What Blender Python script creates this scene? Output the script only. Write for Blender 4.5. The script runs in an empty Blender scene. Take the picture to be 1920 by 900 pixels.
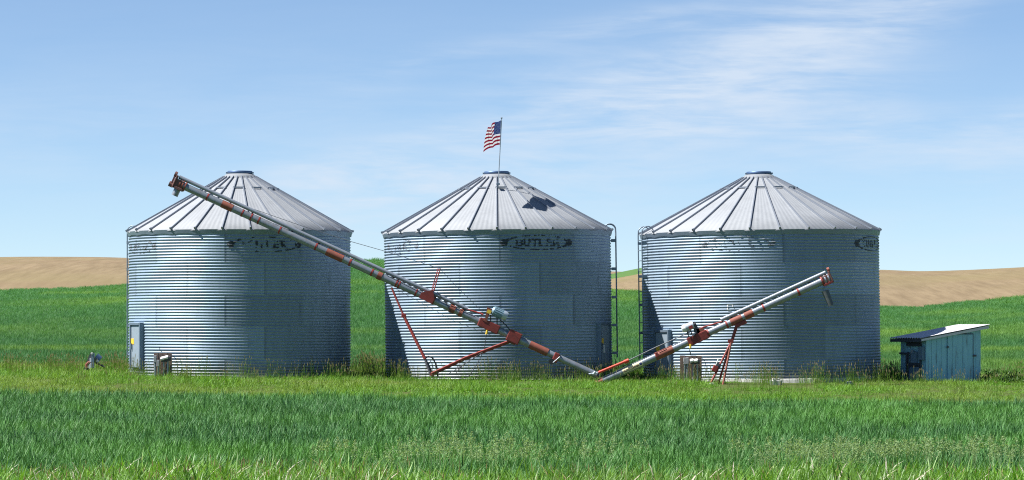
import bpy, math, random
import numpy as np
from mathutils import Vector, Matrix

random.seed(7)
rng = np.random.default_rng(7)
S = bpy.context.scene
COL = S.collection
R_ = math.radians

# ------------------------------------------------------------------ camera
FPX, YH, CZ = 6090.0, 625.0, 1.2          # focal length in photo pixels, horizon row, eye height
cam = bpy.data.cameras.new('camera')
cam.sensor_width = 36.0
cam.lens = FPX * 36.0 / 1920.0
cam.shift_y = (YH - 450.0) / 1920.0
cam.clip_start, cam.clip_end = 0.5, 20000.0
camo = bpy.data.objects.new('camera', cam)
COL.objects.link(camo)
camo.location = (0, 0, CZ)
camo.rotation_euler = (math.pi / 2, 0, 0)
S.camera = camo

# ------------------------------------------------------------------ light
SUN_AZ, SUN_EL = 9.0, 55.0                 # sun at the left, a little towards the viewer
sdir = Vector((-math.cos(R_(SUN_AZ)) * math.cos(R_(SUN_EL)), -math.sin(R_(SUN_AZ)) * math.cos(R_(SUN_EL)), math.sin(R_(SUN_EL))))
sun = bpy.data.lights.new('sun', 'SUN')
sun.energy, sun.angle, sun.color = 5.0, R_(0.55), (1.0, 0.965, 0.91)
suno = bpy.data.objects.new('sun', sun)
COL.objects.link(suno)
suno.rotation_euler = (-sdir).to_track_quat('-Z', 'Y').to_euler()
suno.location = (-60, 60, 90)

S.view_settings.view_transform = 'Standard'
S.view_settings.look = 'None'
S.view_settings.exposure = 1.10
S.view_settings.gamma = 1.0
S.view_settings.use_curve_mapping = False
S.cycles.filter_width = 1.1
S.cycles.use_denoising = False        # leaf detail stays crisp; what noise is left reads as film grain


class NT:
    """small helper to write node trees"""
    def __init__(self, tree):
        self.t = tree
    def n(self, typ, **kw):
        nd = self.t.nodes.new(typ)
        for k, v in kw.items():
            setattr(nd, k, v)
        return nd
    def set(self, sock, v):
        if isinstance(v, bpy.types.NodeSocket):
            self.t.links.new(v, sock)
        elif v is not None:
            sock.default_value = v
    def math(self, op, a, b=None, c=None, clamp=False):
        nd = self.n('ShaderNodeMath', operation=op, use_clamp=clamp)
        self.set(nd.inputs[0], a)
        if b is not None: self.set(nd.inputs[1], b)
        if c is not None: self.set(nd.inputs[2], c)
        return nd.outputs[0]
    def mix(self, f, a, b, blend='MIX'):
        nd = self.n('ShaderNodeMix', data_type='RGBA', blend_type=blend)
        self.set(nd.inputs[0], f)
        self.set(nd.inputs[6], (*a, 1) if isinstance(a, tuple) and len(a) == 3 else a)
        self.set(nd.inputs[7], (*b, 1) if isinstance(b, tuple) and len(b) == 3 else b)
        return nd.outputs[2]
    def noise(self, vec, scale, detail=4, rough=0.55, dist=0.0):
        nd = self.n('ShaderNodeTexNoise')
        self.set(nd.inputs['Vector'], vec)
        nd.inputs['Scale'].default_value = scale
        nd.inputs['Detail'].default_value = detail
        nd.inputs['Roughness'].default_value = rough
        nd.inputs['Distortion'].default_value = dist
        return nd.outputs['Fac']
    def mapping(self, vec, loc=(0, 0, 0), rot=(0, 0, 0), scale=(1, 1, 1)):
        nd = self.n('ShaderNodeMapping')
        self.set(nd.inputs[0], vec)
        nd.inputs[1].default_value = loc
        nd.inputs[2].default_value = rot
        nd.inputs[3].default_value = scale
        return nd.outputs[0]
    def ramp(self, f, stops):
        nd = self.n('ShaderNodeValToRGB')
        self.set(nd.inputs[0], f)
        el = nd.color_ramp.elements
        while len(el) < len(stops): el.new(0.5)
        for e, (p, c) in zip(el, stops):
            e.position = p
            e.color = (*c, 1) if len(c) == 3 else c
        return nd.outputs[0]
    def smooth(self, f, lo, hi, to0=0.0, to1=1.0):
        nd = self.n('ShaderNodeMapRange', interpolation_type='SMOOTHSTEP')
        self.set(nd.inputs[0], f)
        nd.inputs[1].default_value, nd.inputs[2].default_value = lo, hi
        nd.inputs[3].default_value, nd.inputs[4].default_value = to0, to1
        return nd.outputs[0]


# sky: clear blue with thin cirrus streaks
world = bpy.data.worlds.new('World')
S.world = world
world.use_nodes = True
world.node_tree.nodes.clear()
w = NT(world.node_tree)
sky = w.n('ShaderNodeTexSky', sky_type='NISHITA')
sky.sun_disc = False
sky.sun_elevation, sky.sun_rotation = R_(SUN_EL), R_(270 - SUN_AZ)
sky.altitude, sky.air_density, sky.dust_density, sky.ozone_density = 800, 0.6, 0.0, 4.0
geo = w.n('ShaderNodeTexCoord').outputs['Generated']
sep = w.n('ShaderNodeSeparateXYZ'); w.set(sep.inputs[0], geo)
den = w.math('MAXIMUM', w.math('ABSOLUTE', sep.outputs[1]), 0.05)
az = w.math('DIVIDE', sep.outputs[0], den)          # tangent of the azimuth from due north (+Y)
el_ = w.math('DIVIDE', sep.outputs[2], den)         # tangent of the elevation
comb = w.n('ShaderNodeCombineXYZ'); w.set(comb.inputs[0], az); w.set(comb.inputs[1], el_)
P = comb.outputs[0]
warp = w.noise(w.mapping(P, scale=(9, 22, 1)), 1.0, 3, 0.5)
def streak(x0, y0, slope, width, bend=0.0, lo=-1.0, hi=1.0):
    """one cirrus band: soft ridge along el = y0 + slope*(az-x0) + bend*(az-x0)^2 for az in lo..hi"""
    dx = w.math('SUBTRACT', az, x0)
    line = w.math('ADD', w.math('MULTIPLY_ADD', dx, slope, y0), w.math('MULTIPLY', w.math('MULTIPLY', dx, dx), bend))
    line = w.math('ADD', line, w.math('MULTIPLY', w.math('SUBTRACT', warp, 0.5), 0.022))
    d = w.math('DIVIDE', w.math('SUBTRACT', el_, line), width)
    g = w.math('POWER', 2.718, w.math('MULTIPLY', w.math('MULTIPLY', d, d), -1.0))
    fade = w.math('MULTIPLY', w.smooth(az, lo, lo + 0.045), w.smooth(az, hi, hi - 0.05))
    return w.math('MULTIPLY', g, fade)
def PX(x): return (x - 960) / FPX
def PY(y): return (YH - y) / FPX
bands = [
    (streak(PX(1000), PY(265), 0.36, 0.0135, 0.4, PX(330), PX(1900)), 1.1),
    (streak(PX(1500), PY(85), 0.24, 0.0065, 0.3, PX(1000), PX(2000)), 0.6),
    (streak(PX(1250), PY(215), 0.13, 0.013, 0.0, PX(820), PX(1750)), 0.75),
    (streak(PX(1500), PY(235), 0.02, 0.0060, 0.0, PX(1000), PX(2300)), 0.7),
    (streak(PX(1400), PY(300), 0.05, 0.0105, 0.0, PX(900), PX(2300)), 0.55),
    (streak(PX(850), PY(110), 0.20, 0.0045, 0.0, PX(560), PX(1250)), 0.45),
    (streak(PX(760), PY(330), 0.16, 0.0080, 0.0, PX(300), PX(1050)), 0.55),
    (streak(PX(780), PY(308), 0.30, 0.0075, 0.0, PX(360), PX(1350)), 1.0),
    (streak(PX(1200), PY(195), 0.2, 0.02, 0.0, PX(700), PX(1900)), 0.33),
    (streak(PX(1150), PY(40), 0.12, 0.0035, 0.0, PX(950), PX(1500)), 0.45),
    (streak(PX(1700), PY(430), 0.05, 0.012, 0.0, PX(800), PX(2600)), 0.2),
    (streak(PX(300), PY(250), 0.05, 0.02, 0.0, PX(-600), PX(900)), 0.22),
]
tot = None
for s_, k in bands:
    v = w.math('MULTIPLY', s_, k)
    tot = v if tot is None else w.math('ADD', tot, v)
fib = w.noise(w.mapping(P, rot=(0, 0, R_(-14)), scale=(13, 95, 1)), 1.0, 6, 0.62, 0.5)
fib2 = w.noise(w.mapping(P, rot=(0, 0, R_(-9)), scale=(40, 260, 1)), 1.0, 5, 0.6, 0.3)
fibre = w.math('ADD', w.math('MULTIPLY_ADD', w.smooth(fib, 0.3, 0.68), 0.75, 0.03), w.math('MULTIPLY', w.smooth(fib2, 0.3, 0.75), 0.38))
patch = w.smooth(w.noise(w.mapping(P, rot=(0, 0, R_(-14)), scale=(9, 34, 1)), 1.0, 3, 0.5), 0.3, 0.62, 0.55, 1.0)
soft = w.math('SUBTRACT', 1.0, w.math('POWER', 2.718, w.math('MULTIPLY', tot, -1.0)))
cl = w.math('MULTIPLY', w.math('MULTIPLY', soft, patch), w.math('MULTIPLY_ADD', fibre, 1.25, -0.03), clamp=True)
cl = w.math('ADD', cl, w.math('MULTIPLY_ADD', fib, 0.12, 0.0), clamp=True)       # thin veil over the whole sky
cl = w.math('MULTIPLY', cl, w.smooth(el_, -0.01, 0.03))
cl = w.math('MULTIPLY', w.math('MULTIPLY', cl, 0.78), w.smooth(sep.outputs[1], 0.0, 0.3), clamp=True)
skyc = w.mix(cl, w.mix(1.0, sky.outputs[0], (1.02, 1.01, 0.98), 'MULTIPLY'), (5.3, 5.95, 6.8))
bg = w.n('ShaderNodeBackground'); w.set(bg.inputs[0], skyc); bg.inputs[1].default_value = 0.0645
wo = w.n('ShaderNodeOutputWorld'); world.node_tree.links.new(bg.outputs[0], wo.inputs[0])


# ------------------------------------------------------------------ helpers
def at(px, py, Y):
    """point at depth Y that the photo shows at pixel (px, py)"""
    return Vector(((px - 960) / FPX * Y, Y, CZ + (YH - py) / FPX * Y))


class MB:
    """collects boxes, tubes and sheets; build() links them as ONE mesh object"""
    def __init__(self):
        self.v, self.f, self.m = [], [], []
        self.sm = []
    def add(self, vs, fs, mi=0, smooth=False):
        o = len(self.v)
        self.v.extend([tuple(p) for p in vs])
        self.f.extend([tuple(i + o for i in f) for f in fs])
        self.m.extend([mi] * len(fs))
        self.sm.extend([smooth] * len(fs))
    def box(self, c, size, rot=None, mi=0, bevel=0.0):
        sx, sy, sz = [s / 2 for s in size]
        rot = rot or Matrix.Identity(3)
        c = Vector(c)
        if bevel <= 0:
            vs = [c + rot @ Vector((x, y, z)) for x in (-sx, sx) for y in (-sy, sy) for z in (-sz, sz)]
            fs = [(0, 1, 3, 2), (4, 6, 7, 5), (0, 4, 5, 1), (2, 3, 7, 6), (0, 2, 6, 4), (1, 5, 7, 3)]
            self.add(vs, fs, mi)
        else:
            b = min(bevel, sx * .9, sy * .9, sz * .9)
            import bmesh
            bm = bmesh.new()
            bmesh.ops.create_cube(bm, size=1.0)
            for vv in bm.verts: vv.co = Vector((vv.co.x * 2 * sx, vv.co.y * 2 * sy, vv.co.z * 2 * sz))
            bmesh.ops.bevel(bm, geom=bm.edges[:], offset=b, segments=2, affect='EDGES', profile=0.6)
            bm.verts.index_update()
            self.add([c + rot @ vv.co for vv in bm.verts], [[vv.index for vv in f.verts] for f in bm.faces], mi)
            bm.free()
    def tube(self, pts, r, seg=12, mi=0, cap=True, r2=None):
        pts = [Vector(p) for p in pts]
        n = len(pts)
        rs = [r] * n if r2 is None else [r + (r2 - r) * i / (n - 1) for i in range(n)]
        vs, fs = [], []
        up = None
        for i, p in enumerate(pts):
            d = (pts[min(i + 1, n - 1)] - pts[max(i - 1, 0)]).normalized()
            if up is None:
                up = d.orthogonal().normalized()
            up = (up - d * up.dot(d)).normalized()
            sd = d.cross(up)
            for k in range(seg):
                a = 2 * math.pi * k / seg
                vs.append(p + (up * math.cos(a) + sd * math.sin(a)) * rs[i])
        for i in range(n - 1):
            for k in range(seg):
                k2 = (k + 1) % seg
                fs.append((i * seg + k, i * seg + k2, (i + 1) * seg + k2, (i + 1) * seg + k))
        self.add(vs, fs, mi, True)
        if cap:
            self.add(vs[:seg], [tuple(reversed(range(seg)))], mi)
            self.add(vs[-seg:], [tuple(range(seg))], mi)
    def prism(self, poly, d, mi=0):
        """closed polygon (list of points) extruded by vector d"""
        n = len(poly)
        d = Vector(d)
        vs = [Vector(p) for p in poly] + [Vector(p) + d for p in poly]
        fs = [tuple(range(n)), tuple(reversed(range(n, 2 * n)))]
        for i in range(n):
            j = (i + 1) % n
            fs.append((i, i + n, j + n, j))
        self.add(vs, fs, mi)
    def build(self, name, mat, parent=None, bevel=0.0):
        me = bpy.data.meshes.new(name)
        me.from_pydata(self.v, [], self.f)
        mats = mat if isinstance(mat, (list, tuple)) else [mat]
        for m in mats: me.materials.append(m)
        me.polygons.foreach_set('material_index', self.m)
        me.polygons.foreach_set('use_smooth', self.sm)
        import bmesh
        bm = bmesh.new(); bm.from_mesh(me)
        bmesh.ops.recalc_face_normals(bm, faces=bm.faces)
        bm.to_mesh(me); bm.free()
        o = bpy.data.objects.new(name, me)
        COL.objects.link(o)
        if parent: o.parent = parent
        if bevel > 0:
            md = o.modifiers.new('bevel', 'BEVEL'); md.width = bevel; md.segments = 2; md.limit_method = 'ANGLE'
        return o


def np_mesh(name, verts, faces, mats, parent=None, attrs=None, smooth=True, fmat=None):
    me = bpy.data.meshes.new(name)
    faces = np.asarray(faces)
    me.from_pydata(np.asarray(verts, float), [], faces)
    for m in (mats if isinstance(mats, (list, tuple)) else [mats]): me.materials.append(m)
    if smooth: me.polygons.foreach_set('use_smooth', [True] * len(me.polygons))
    if fmat is not None: me.polygons.foreach_set('material_index', np.asarray(fmat, dtype=np.int32))
    for k, v in (attrs or {}).items():
        a = me.attributes.new(k, 'FLOAT', 'POINT'); a.data.foreach_set('value', np.asarray(v, np.float32))
    me.update()
    o = bpy.data.objects.new(name, me)
    COL.objects.link(o)
    if parent: o.parent = parent
    return o


def thing(name, label, cat, loc=(0, 0, 0), rot=(0, 0, 0), group=None):
    o = bpy.data.objects.new(name, None)
    o.empty_display_size = 0.2
    COL.objects.link(o)
    o.location, o.rotation_euler = loc, rot
    return tag(o, label, cat, group)

def tag(o, label, cat, group=None):
    o['label'], o['category'] = label, cat
    if group: o['group'] = group
    return o

def under(o, root):
    """parent o (built in world coordinates) to root without moving it"""
    bpy.context.view_layer.update()
    o.parent = root
    o.matrix_parent_inverse = root.matrix_world.inverted()
    return o


# ------------------------------------------------------------------ materials
def new_mat(name):
    m = bpy.data.materials.new(name)
    m.use_nodes = True
    t = NT(m.node_tree)
    b = m.node_tree.nodes['Principled BSDF']
    return m, t, b

def simple(name, col, rough=0.6, metal=0.0, var=0.25, scale=18.0, dirt=None, dirt_amt=0.0, bump=0.0, dscale=6.0):
    m, t, b = new_mat(name)
    oc = t.n('ShaderNodeTexCoord').outputs['Object']
    n1 = t.noise(oc, scale, 5, 0.6)
    c = t.mix(n1, tuple(x * (1 - var) for x in col), tuple(min(1, x * (1 + var)) for x in col))
    if dirt is not None:
        n2 = t.noise(oc, dscale, 6, 0.65)
        c = t.mix(t.math('MULTIPLY', t.smooth(n2, 0.46, 0.66), dirt_amt), c, dirt)
    t.set(b.inputs['Base Color'], c)
    b.inputs['Roughness'].default_value = rough
    b.inputs['Metallic'].default_value = metal
    if bump:
        bp = t.n('ShaderNodeBump'); bp.inputs['Strength'].default_value = bump; bp.inputs['Distance'].default_value = 0.01
        t.set(bp.inputs['Height'], n1); t.set(b.inputs['Normal'], bp.outputs[0])
    return m

def galvanised(name, base=(0.25, 0.328, 0.412), rough=0.5, metal=0.28, spangle=26.0):
    """weathered galvanised sheet: 'tone' per sheet and 'seam' come from the mesh"""
    m, t, b = new_mat(name)
    oc = t.n('ShaderNodeTexCoord').outputs['Object']
    tone = t.n('ShaderNodeAttribute', attribute_name='tone').outputs['Fac']
    seam = t.n('ShaderNodeAttribute', attribute_name='seam').outputs['Fac']
    n1 = t.noise(oc, spangle, 3, 0.6)
    n2 = t.noise(t.mapping(oc, scale=(1, 1, 0.16)), 3.2, 5, 0.6)          # rain streaks down the wall
    c = t.mix(n1, tuple(x * 0.9 for x in base), tuple(x * 1.1 for x in base))
    c = t.mix(t.math('MULTIPLY', t.smooth(n2, 0.42, 0.75), 0.3), c, tuple(x * 0.62 for x in base))
    hs = t.n('ShaderNodeHueSaturation')
    t.set(hs.inputs['Value'], t.math('MULTIPLY_ADD', tone, 0.34, 0.83)); t.set(hs.inputs['Color'], c)
    c = t.mix(t.math('MULTIPLY', seam, 0.6), hs.outputs[0], (0.07, 0.09, 0.11))
    if spangle > 20:                                        # mud splash at the foot, rust specks on the seams
        sz = t.n('ShaderNodeSeparateXYZ'); t.set(sz.inputs[0], oc)
        sp1 = t.noise(t.mapping(oc, scale=(5, 5, 2)), 1.0, 6, 0.7)
        rs1 = t.noise(t.mapping(oc, scale=(7, 7, 0.3)), 1.0, 5, 0.65)
        c = t.mix(t.math('MULTIPLY', t.smooth(rs1, 0.6, 0.74), 0.13), c, (0.15, 0.105, 0.075))
        foot = t.math('MULTIPLY', t.smooth(t.math('ADD', sz.outputs[2], t.math('MULTIPLY', sp1, -0.7)), 0.18, -0.25), 0.55)
        c = t.mix(foot, c, (0.14, 0.115, 0.08))
    t.set(b.inputs['Base Color'], c)
    t.set(b.inputs['Roughness'], t.math('MULTIPLY_ADD', n1, 0.14, t.math('MULTIPLY_ADD', tone, -0.10, rough + 0.02)))
    b.inputs['Metallic'].default_value = metal
    bp = t.n('ShaderNodeBump'); bp.inputs['Strength'].default_value = 0.06; bp.inputs['Distance'].default_value = 0.01
    t.set(bp.inputs['Height'], t.noise(oc, 9, 4, 0.6)); t.set(b.inputs['Normal'], bp.outputs[0])
    return m

M = {}
M['wall'] = galvanised('galvanised_wall')
M['roof'] = galvanised('galvanised_roof', (0.255, 0.272, 0.295), 0.65, 0.1, 14)
M['rib'] = simple('rib_metal', (0.27, 0.30, 0.35), 0.5, 0.6, 0.12)
M['lid'] = simple('lid_metal', (0.09, 0.15, 0.27), 0.45, 0.5, 0.2)
M['trim'] = simple('trim_metal', (0.20, 0.26, 0.33), 0.5, 0.6, 0.2)
M['ladder'] = simple('ladder_steel', (0.20, 0.25, 0.31), 0.5, 0.6, 0.2)
M['door'] = simple('door_sheet', (0.29, 0.35, 0.41), 0.5, 0.3, 0.15, 9)
M['concrete'] = simple('concrete', (0.48, 0.48, 0.46), 0.9, 0, 0.2, 14, (0.3, 0.29, 0.26), 0.5, 0.3)
M['tube'] = simple('auger_steel', (0.24, 0.275, 0.32), 0.42, 0.4, 0.2, 7, (0.18, 0.14, 0.115), 0.4)
M['cover'] = simple('shroud_steel', (0.30, 0.335, 0.39), 0.42, 0.4, 0.16, 6, (0.18, 0.15, 0.13), 0.3)
M['red'] = simple('red_paint', (0.26, 0.03, 0.025), 0.55, 0, 0.25, 9, (0.16, 0.05, 0.035), 0.6)
M['brightred'] = simple('bright_red_plastic', (0.52, 0.045, 0.02), 0.45, 0, 0.12)
M['rust'] = simple('rusty_red', (0.24, 0.068, 0.045), 0.7, 0, 0.3, 9, (0.16, 0.06, 0.04), 0.7, 0.2)
M['dkred'] = simple('dark_red_paint', (0.22, 0.03, 0.025), 0.6, 0, 0.25, 8, (0.07, 0.02, 0.02), 0.5)
M['oldred'] = simple('oxidised_red_paint', (0.15, 0.062, 0.055), 0.7, 0, 0.25, 9, (0.10, 0.075, 0.075), 0.6, 0.2)
M['spoutsteel'] = simple('dark_spout_steel', (0.085, 0.10, 0.115), 0.6, 0.1, 0.25, 8, (0.14, 0.15, 0.16), 0.5)
M['motor'] = simple('motor_paint', (0.17, 0.27, 0.34), 0.45, 0.1, 0.15)
M['motorend'] = simple('motor_end_paint', (0.42, 0.48, 0.55), 0.45, 0.1, 0.12)
M['black'] = simple('black_rubber', (0.02, 0.021, 0.025), 0.65, 0, 0.3)
M['cable'] = simple('cable_steel', (0.13, 0.14, 0.16), 0.6, 0.4, 0.2)
M['yellow'] = simple('yellow_plastic', (0.80, 0.52, 0.05), 0.5, 0, 0.1)
M['sticker'] = simple('warning_sticker', (0.78, 0.48, 0.04), 0.6, 0, 0.15)
M['white'] = simple('white_paint', (0.66, 0.66, 0.66), 0.6, 0, 0.08)
M['cream'] = simple('cream_sticker', (0.74, 0.66, 0.42), 0.6, 0, 0.12, 30)
M['brown'] = simple('brown_ink', (0.13, 0.05, 0.02), 0.7, 0, 0.2)
M['navy'] = simple('navy_ink', (0.035, 0.05, 0.17), 0.6, 0, 0.2)
M['oldwood'] = simple('weathered_board', (0.21, 0.15, 0.125), 0.9, 0, 0.4, 16, (0.10, 0.075, 0.06), 0.6, 0.4)
M['conduit'] = simple('conduit_steel', (0.28, 0.32, 0.36), 0.4, 0.5, 0.15)
M['boxgrey'] = simple('electric_box_grey', (0.36, 0.36, 0.38), 0.5, 0.2, 0.15)
M['boxdark'] = simple('electric_box_dark', (0.07, 0.07, 0.085), 0.6, 0.1, 0.2)
M['pole'] = simple('pole_metal', (0.42, 0.45, 0.50), 0.4, 0.6, 0.1)

def board_paint():
    m, t, b = new_mat('peeling_blue_paint')
    oc = t.n('ShaderNodeTexCoord').outputs['Object']
    v = t.mapping(oc, scale=(1, 1, 0.12))
    n1 = t.noise(v, 11, 6, 0.65)
    n2 = t.noise(t.mapping(oc, scale=(1, 1, 0.35)), 5, 5, 0.6)
    c = t.mix(n2, (0.22, 0.47, 0.58), (0.34, 0.60, 0.70))
    c = t.mix(t.math('MULTIPLY', t.smooth(n1, 0.54, 0.72), 0.75), c, (0.13, 0.15, 0.16))
    tone = t.n('ShaderNodeAttribute', attribute_name='tone').outputs['Fac']
    t.set(b.inputs['Base Color'], c)
    b.inputs['Roughness'].default_value = 0.8
    bp = t.n('ShaderNodeBump'); bp.inputs['Strength'].default_value = 0.5; bp.inputs['Distance'].default_value = 0.008
    t.set(bp.inputs['Height'], n1); t.set(b.inputs['Normal'], bp.outputs[0])
    return m
M['shedpaint'] = board_paint()
M['shedroof'] = simple('white_roof_sheet', (0.58, 0.58, 0.62), 0.55, 0.1, 0.1, 6, (0.45, 0.43, 0.44), 0.4)
M['shedblack'] = simple('fascia_dark', (0.05, 0.055, 0.07), 0.7, 0, 0.3)
M['shedpanel'] = simple('meter_panel_paint', (0.16, 0.24, 0.31), 0.7, 0.1, 0.2)

def emblem_paint(name, keep):
    m, t, b = new_mat(name)
    oc = t.n('ShaderNodeTexCoord').outputs['Object']
    n = t.noise(oc, 14, 4, 0.6)
    c = t.mix(t.smooth(n, keep, keep + 0.22), (0.028, 0.037, 0.05), (0.20, 0.23, 0.27))
    t.set(b.inputs['Base Color'], c)
    b.inputs['Roughness'].default_value = 0.6
    return m
M['ink'] = emblem_paint('worn_black_paint', 0.52)
M['inkfaint'] = emblem_paint('faded_black_paint', 0.36)

LEAF = 0.79
def leaf_mat(name, a, b_, c_, rough=0.42, trans=0.35, tip=None, spec=0.5, patch=0.25):
    """blade colour: random per blade between a and b_, shifted towards c_ by the patch it grows in"""
    a, b_, c_ = (tuple(q * LEAF for q in v) for v in (a, b_, c_))
    m, t, b = new_mat(name)
    bl = t.n('ShaderNodeAttribute', attribute_name='bl').outputs['Fac']
    tint = t.n('ShaderNodeAttribute', attribute_name='tint', attribute_type='INSTANCER').outputs['Fac']
    c = t.mix(bl, a, b_)
    c = t.mix(tint, c, c_)
    if tip is not None:
        tt = t.n('ShaderNodeAttribute', attribute_name='tt').outputs['Fac']
        c = t.mix(t.math('MULTIPLY', t.smooth(tt, 0.6, 1.0), 0.6), c, tip)
    t.set(b.inputs['Base Color'], c)
    b.inputs['Roughness'].default_value = rough
    b.inputs['Specular IOR Level'].default_value = spec
    tr = t.n('ShaderNodeBsdfTranslucent')
    t.set(tr.inputs[0], t.mix(1.0, c, (1.0, 1.0, 0.55), 'MULTIPLY'))
    mx = t.n('ShaderNodeMixShader'); mx.inputs[0].default_value = trans
    out = m.node_tree.nodes['Material Output']
    m.node_tree.links.new(b.outputs[0], mx.inputs[1]); m.node_tree.links.new(tr.outputs[0], mx.inputs[2])
    m.node_tree.links.new(mx.outputs[0], out.inputs[0])
    return m
M['wheat'] = leaf_mat('wheat_leaf', (0.022, 0.105, 0.034), (0.165, 0.38, 0.125), (0.14, 0.35, 0.06), 0.5, 0.25, None, 0.18)
M['fieldleaf'] = leaf_mat('field_crop_leaf', (0.065, 0.205, 0.065), (0.10, 0.27, 0.092), (0.20, 0.37, 0.07), 0.6, 0.35, None, .25)
M['grass'] = leaf_mat('strip_grass_leaf', (0.08, 0.24, 0.025), (0.24, 0.46, 0.06), (0.28, 0.36, 0.09), 0.55, 0.4, None, .3)
M['road_grass'] = leaf_mat('roadside_leaf', (0.045, 0.18, 0.012), (0.27, 0.54, 0.05), (0.17, 0.32, 0.07), 0.45, 0.4)
M['seed'] = leaf_mat('seed_head', (0.44, 0.36, 0.20), (0.56, 0.50, 0.28), (0.40, 0.36, 0.18), 0.8, 0.3)
M['redseed'] = leaf_mat('reddish_seed_head', (0.46, 0.32, 0.19), (0.60, 0.46, 0.28), (0.46, 0.40, 0.24), 0.8, 0.4)
M['paleseed'] = leaf_mat('pale_green_plume', (0.26, 0.42, 0.17), (0.40, 0.54, 0.27), (0.34, 0.48, 0.21), 0.8, 0.45)
M['drystem'] = leaf_mat('dry_leaf', (0.62, 0.55, 0.44), (0.78, 0.72, 0.62), (0.6, 0.5, 0.38), 0.8, 0.3)
M['weed'] = leaf_mat('weed_leaf', (0.05, 0.13, 0.025), (0.11, 0.23, 0.05), (0.12, 0.24, 0.04), 0.55, 0.3)

def ground_mat(name, a, b_, c_, sx=1.0, sy=0.2, bump=0.0):
    a, b_, c_ = (tuple(q * LEAF for q in v) for v in (a, b_, c_))
    m, t, b = new_mat(name)
    oc = t.n('ShaderNodeTexCoord').outputs['Object']
    n1 = t.noise(t.mapping(oc, scale=(sx, sy, 1)), 1.0, 7, 0.7)
    n2 = t.noise(t.mapping(oc, scale=(0.012, 0.02, 1)), 1.0, 4, 0.5)
    c = t.mix(t.smooth(n1, 0.3, 0.7), a, b_)
    c = t.mix(t.math('MULTIPLY', t.smooth(n2, 0.42, 0.62), 0.6), c, c_)
    t.set(b.inputs['Base Color'], c)
    b.inputs['Roughness'].default_value = 0.95
    b.inputs['Specular IOR Level'].default_value = 0.1
    return m
M['soil'] = ground_mat('soil_and_thatch', (0.07, 0.09, 0.025), (0.12, 0.13, 0.05), (0.08, 0.12, 0.03), 3, 3)
M['plain'] = ground_mat('distant_crop', (0.05, 0.14, 0.04), (0.07, 0.18, 0.05), (0.09, 0.19, 0.05), 0.3, 0.3)
M['field'] = ground_mat('crop_field', (0.06, 0.17, 0.05), (0.085, 0.22, 0.07), (0.12, 0.26, 0.06), 0.5, 0.06)
M['field2'] = ground_mat('far_crop_field', (0.065, 0.15, 0.04), (0.085, 0.18, 0.05), (0.11, 0.19, 0.06), 0.25, 0.03)

def tilled():
    m, t, b = new_mat('tilled_soil')
    oc = t.n('ShaderNodeTexCoord').outputs['Object']
    n1 = t.noise(t.mapping(oc, scale=(0.5, 0.045, 0)), 1.0, 7, 0.7)
    n2 = t.noise(t.mapping(oc, rot=(0, 0, R_(6)), scale=(0.012, 0.012, 0)), 1.0, 5, 0.55)
    n3 = t.noise(t.mapping(oc, rot=(0, 0, R_(-12)), scale=(0.006, 0.05, 0)), 1.0, 4, 0.5)
    wv = t.n('ShaderNodeTexWave', wave_type='BANDS', bands_direction='Y')
    t.set(wv.inputs['Vector'], t.mapping(oc, rot=(0, 0, R_(4)), scale=(1, 1, 0)))
    wv.inputs['Scale'].default_value = 0.075; wv.inputs['Distortion'].default_value = 5.0; wv.inputs['Detail'].default_value = 3.0
    wv.inputs['Detail Scale'].default_value = 0.5
    c = t.mix(t.smooth(n1, 0.3, 0.7), (0.15, 0.112, 0.067), (0.225, 0.173, 0.106))
    c = t.mix(t.math('MULTIPLY', wv.outputs['Fac'], 0.16), c, (0.17, 0.125, 0.083))
    c = t.mix(t.math('MULTIPLY', t.smooth(n2, 0.44, 0.66), 0.55), c, (0.185, 0.16, 0.075))
    c = t.mix(t.math('MULTIPLY', t.smooth(n3, 0.5, 0.66), 0.35), c, (0.18, 0.125, 0.08))
    t.set(b.inputs['Base Color'], c)
    b.inputs['Roughness'].default_value = 0.95
    b.inputs['Specular IOR Level'].default_value = 0.1
    return m
M['tilled'] = tilled()


# ------------------------------------------------------------------ terrain
PROF_Y = np.array([-400, -200, 0, 20, 38, 55, 72, 79, 83, 92, 98, 106])
PROF_Z = np.array([-2.3, -1.9, -1.7, -1.3, -.90, -.66, -.44, -.13, .0, .05, .1, .2])
def gz(x, y):
    x = np.asarray(x, float); y = np.asarray(y, float)
    tilt = np.interp(y, [30, 72, 100, 106], [0.0, .0085, .0085, .0085])
    xx = np.clip(x, -28, 28)
    bump = 0.025 * np.sin(x * 0.9 + y * 0.7) * np.sin(y * 0.55 - x * 0.33)
    return np.interp(y, PROF_Y, PROF_Z) - xx * tilt + bump * np.interp(y, [60, 80, 100], [1, .6, 1])

def grid_faces(ny, nx):
    i = np.arange(ny - 1)[:, None] * nx + np.arange(nx - 1)[None, :]
    i = i.ravel()
    return np.stack([i, i + 1, i + nx + 1, i + nx], 1)

xs = np.concatenate([np.linspace(-400, -30, 12), np.linspace(-29, 29, 59), np.linspace(30, 400, 12)])
ys = np.concatenate([np.linspace(-400, 10, 10), np.linspace(15, 106, 92)])
GX, GY = np.meshgrid(xs, ys)
o = np_mesh('ground', np.stack([GX, GY, gz(GX, GY)], -1).reshape(-1, 3), grid_faces(len(ys), len(xs)), M['soil'])
o['kind'] = 'structure'
o = np_mesh('plain', [(-9000, -9000, -4), (9000, -9000, -4), (9000, 12000, -4), (-9000, 12000, -4)], [(0, 1, 2, 3)], M['plain'], smooth=False)
o['kind'] = 'structure'

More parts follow.
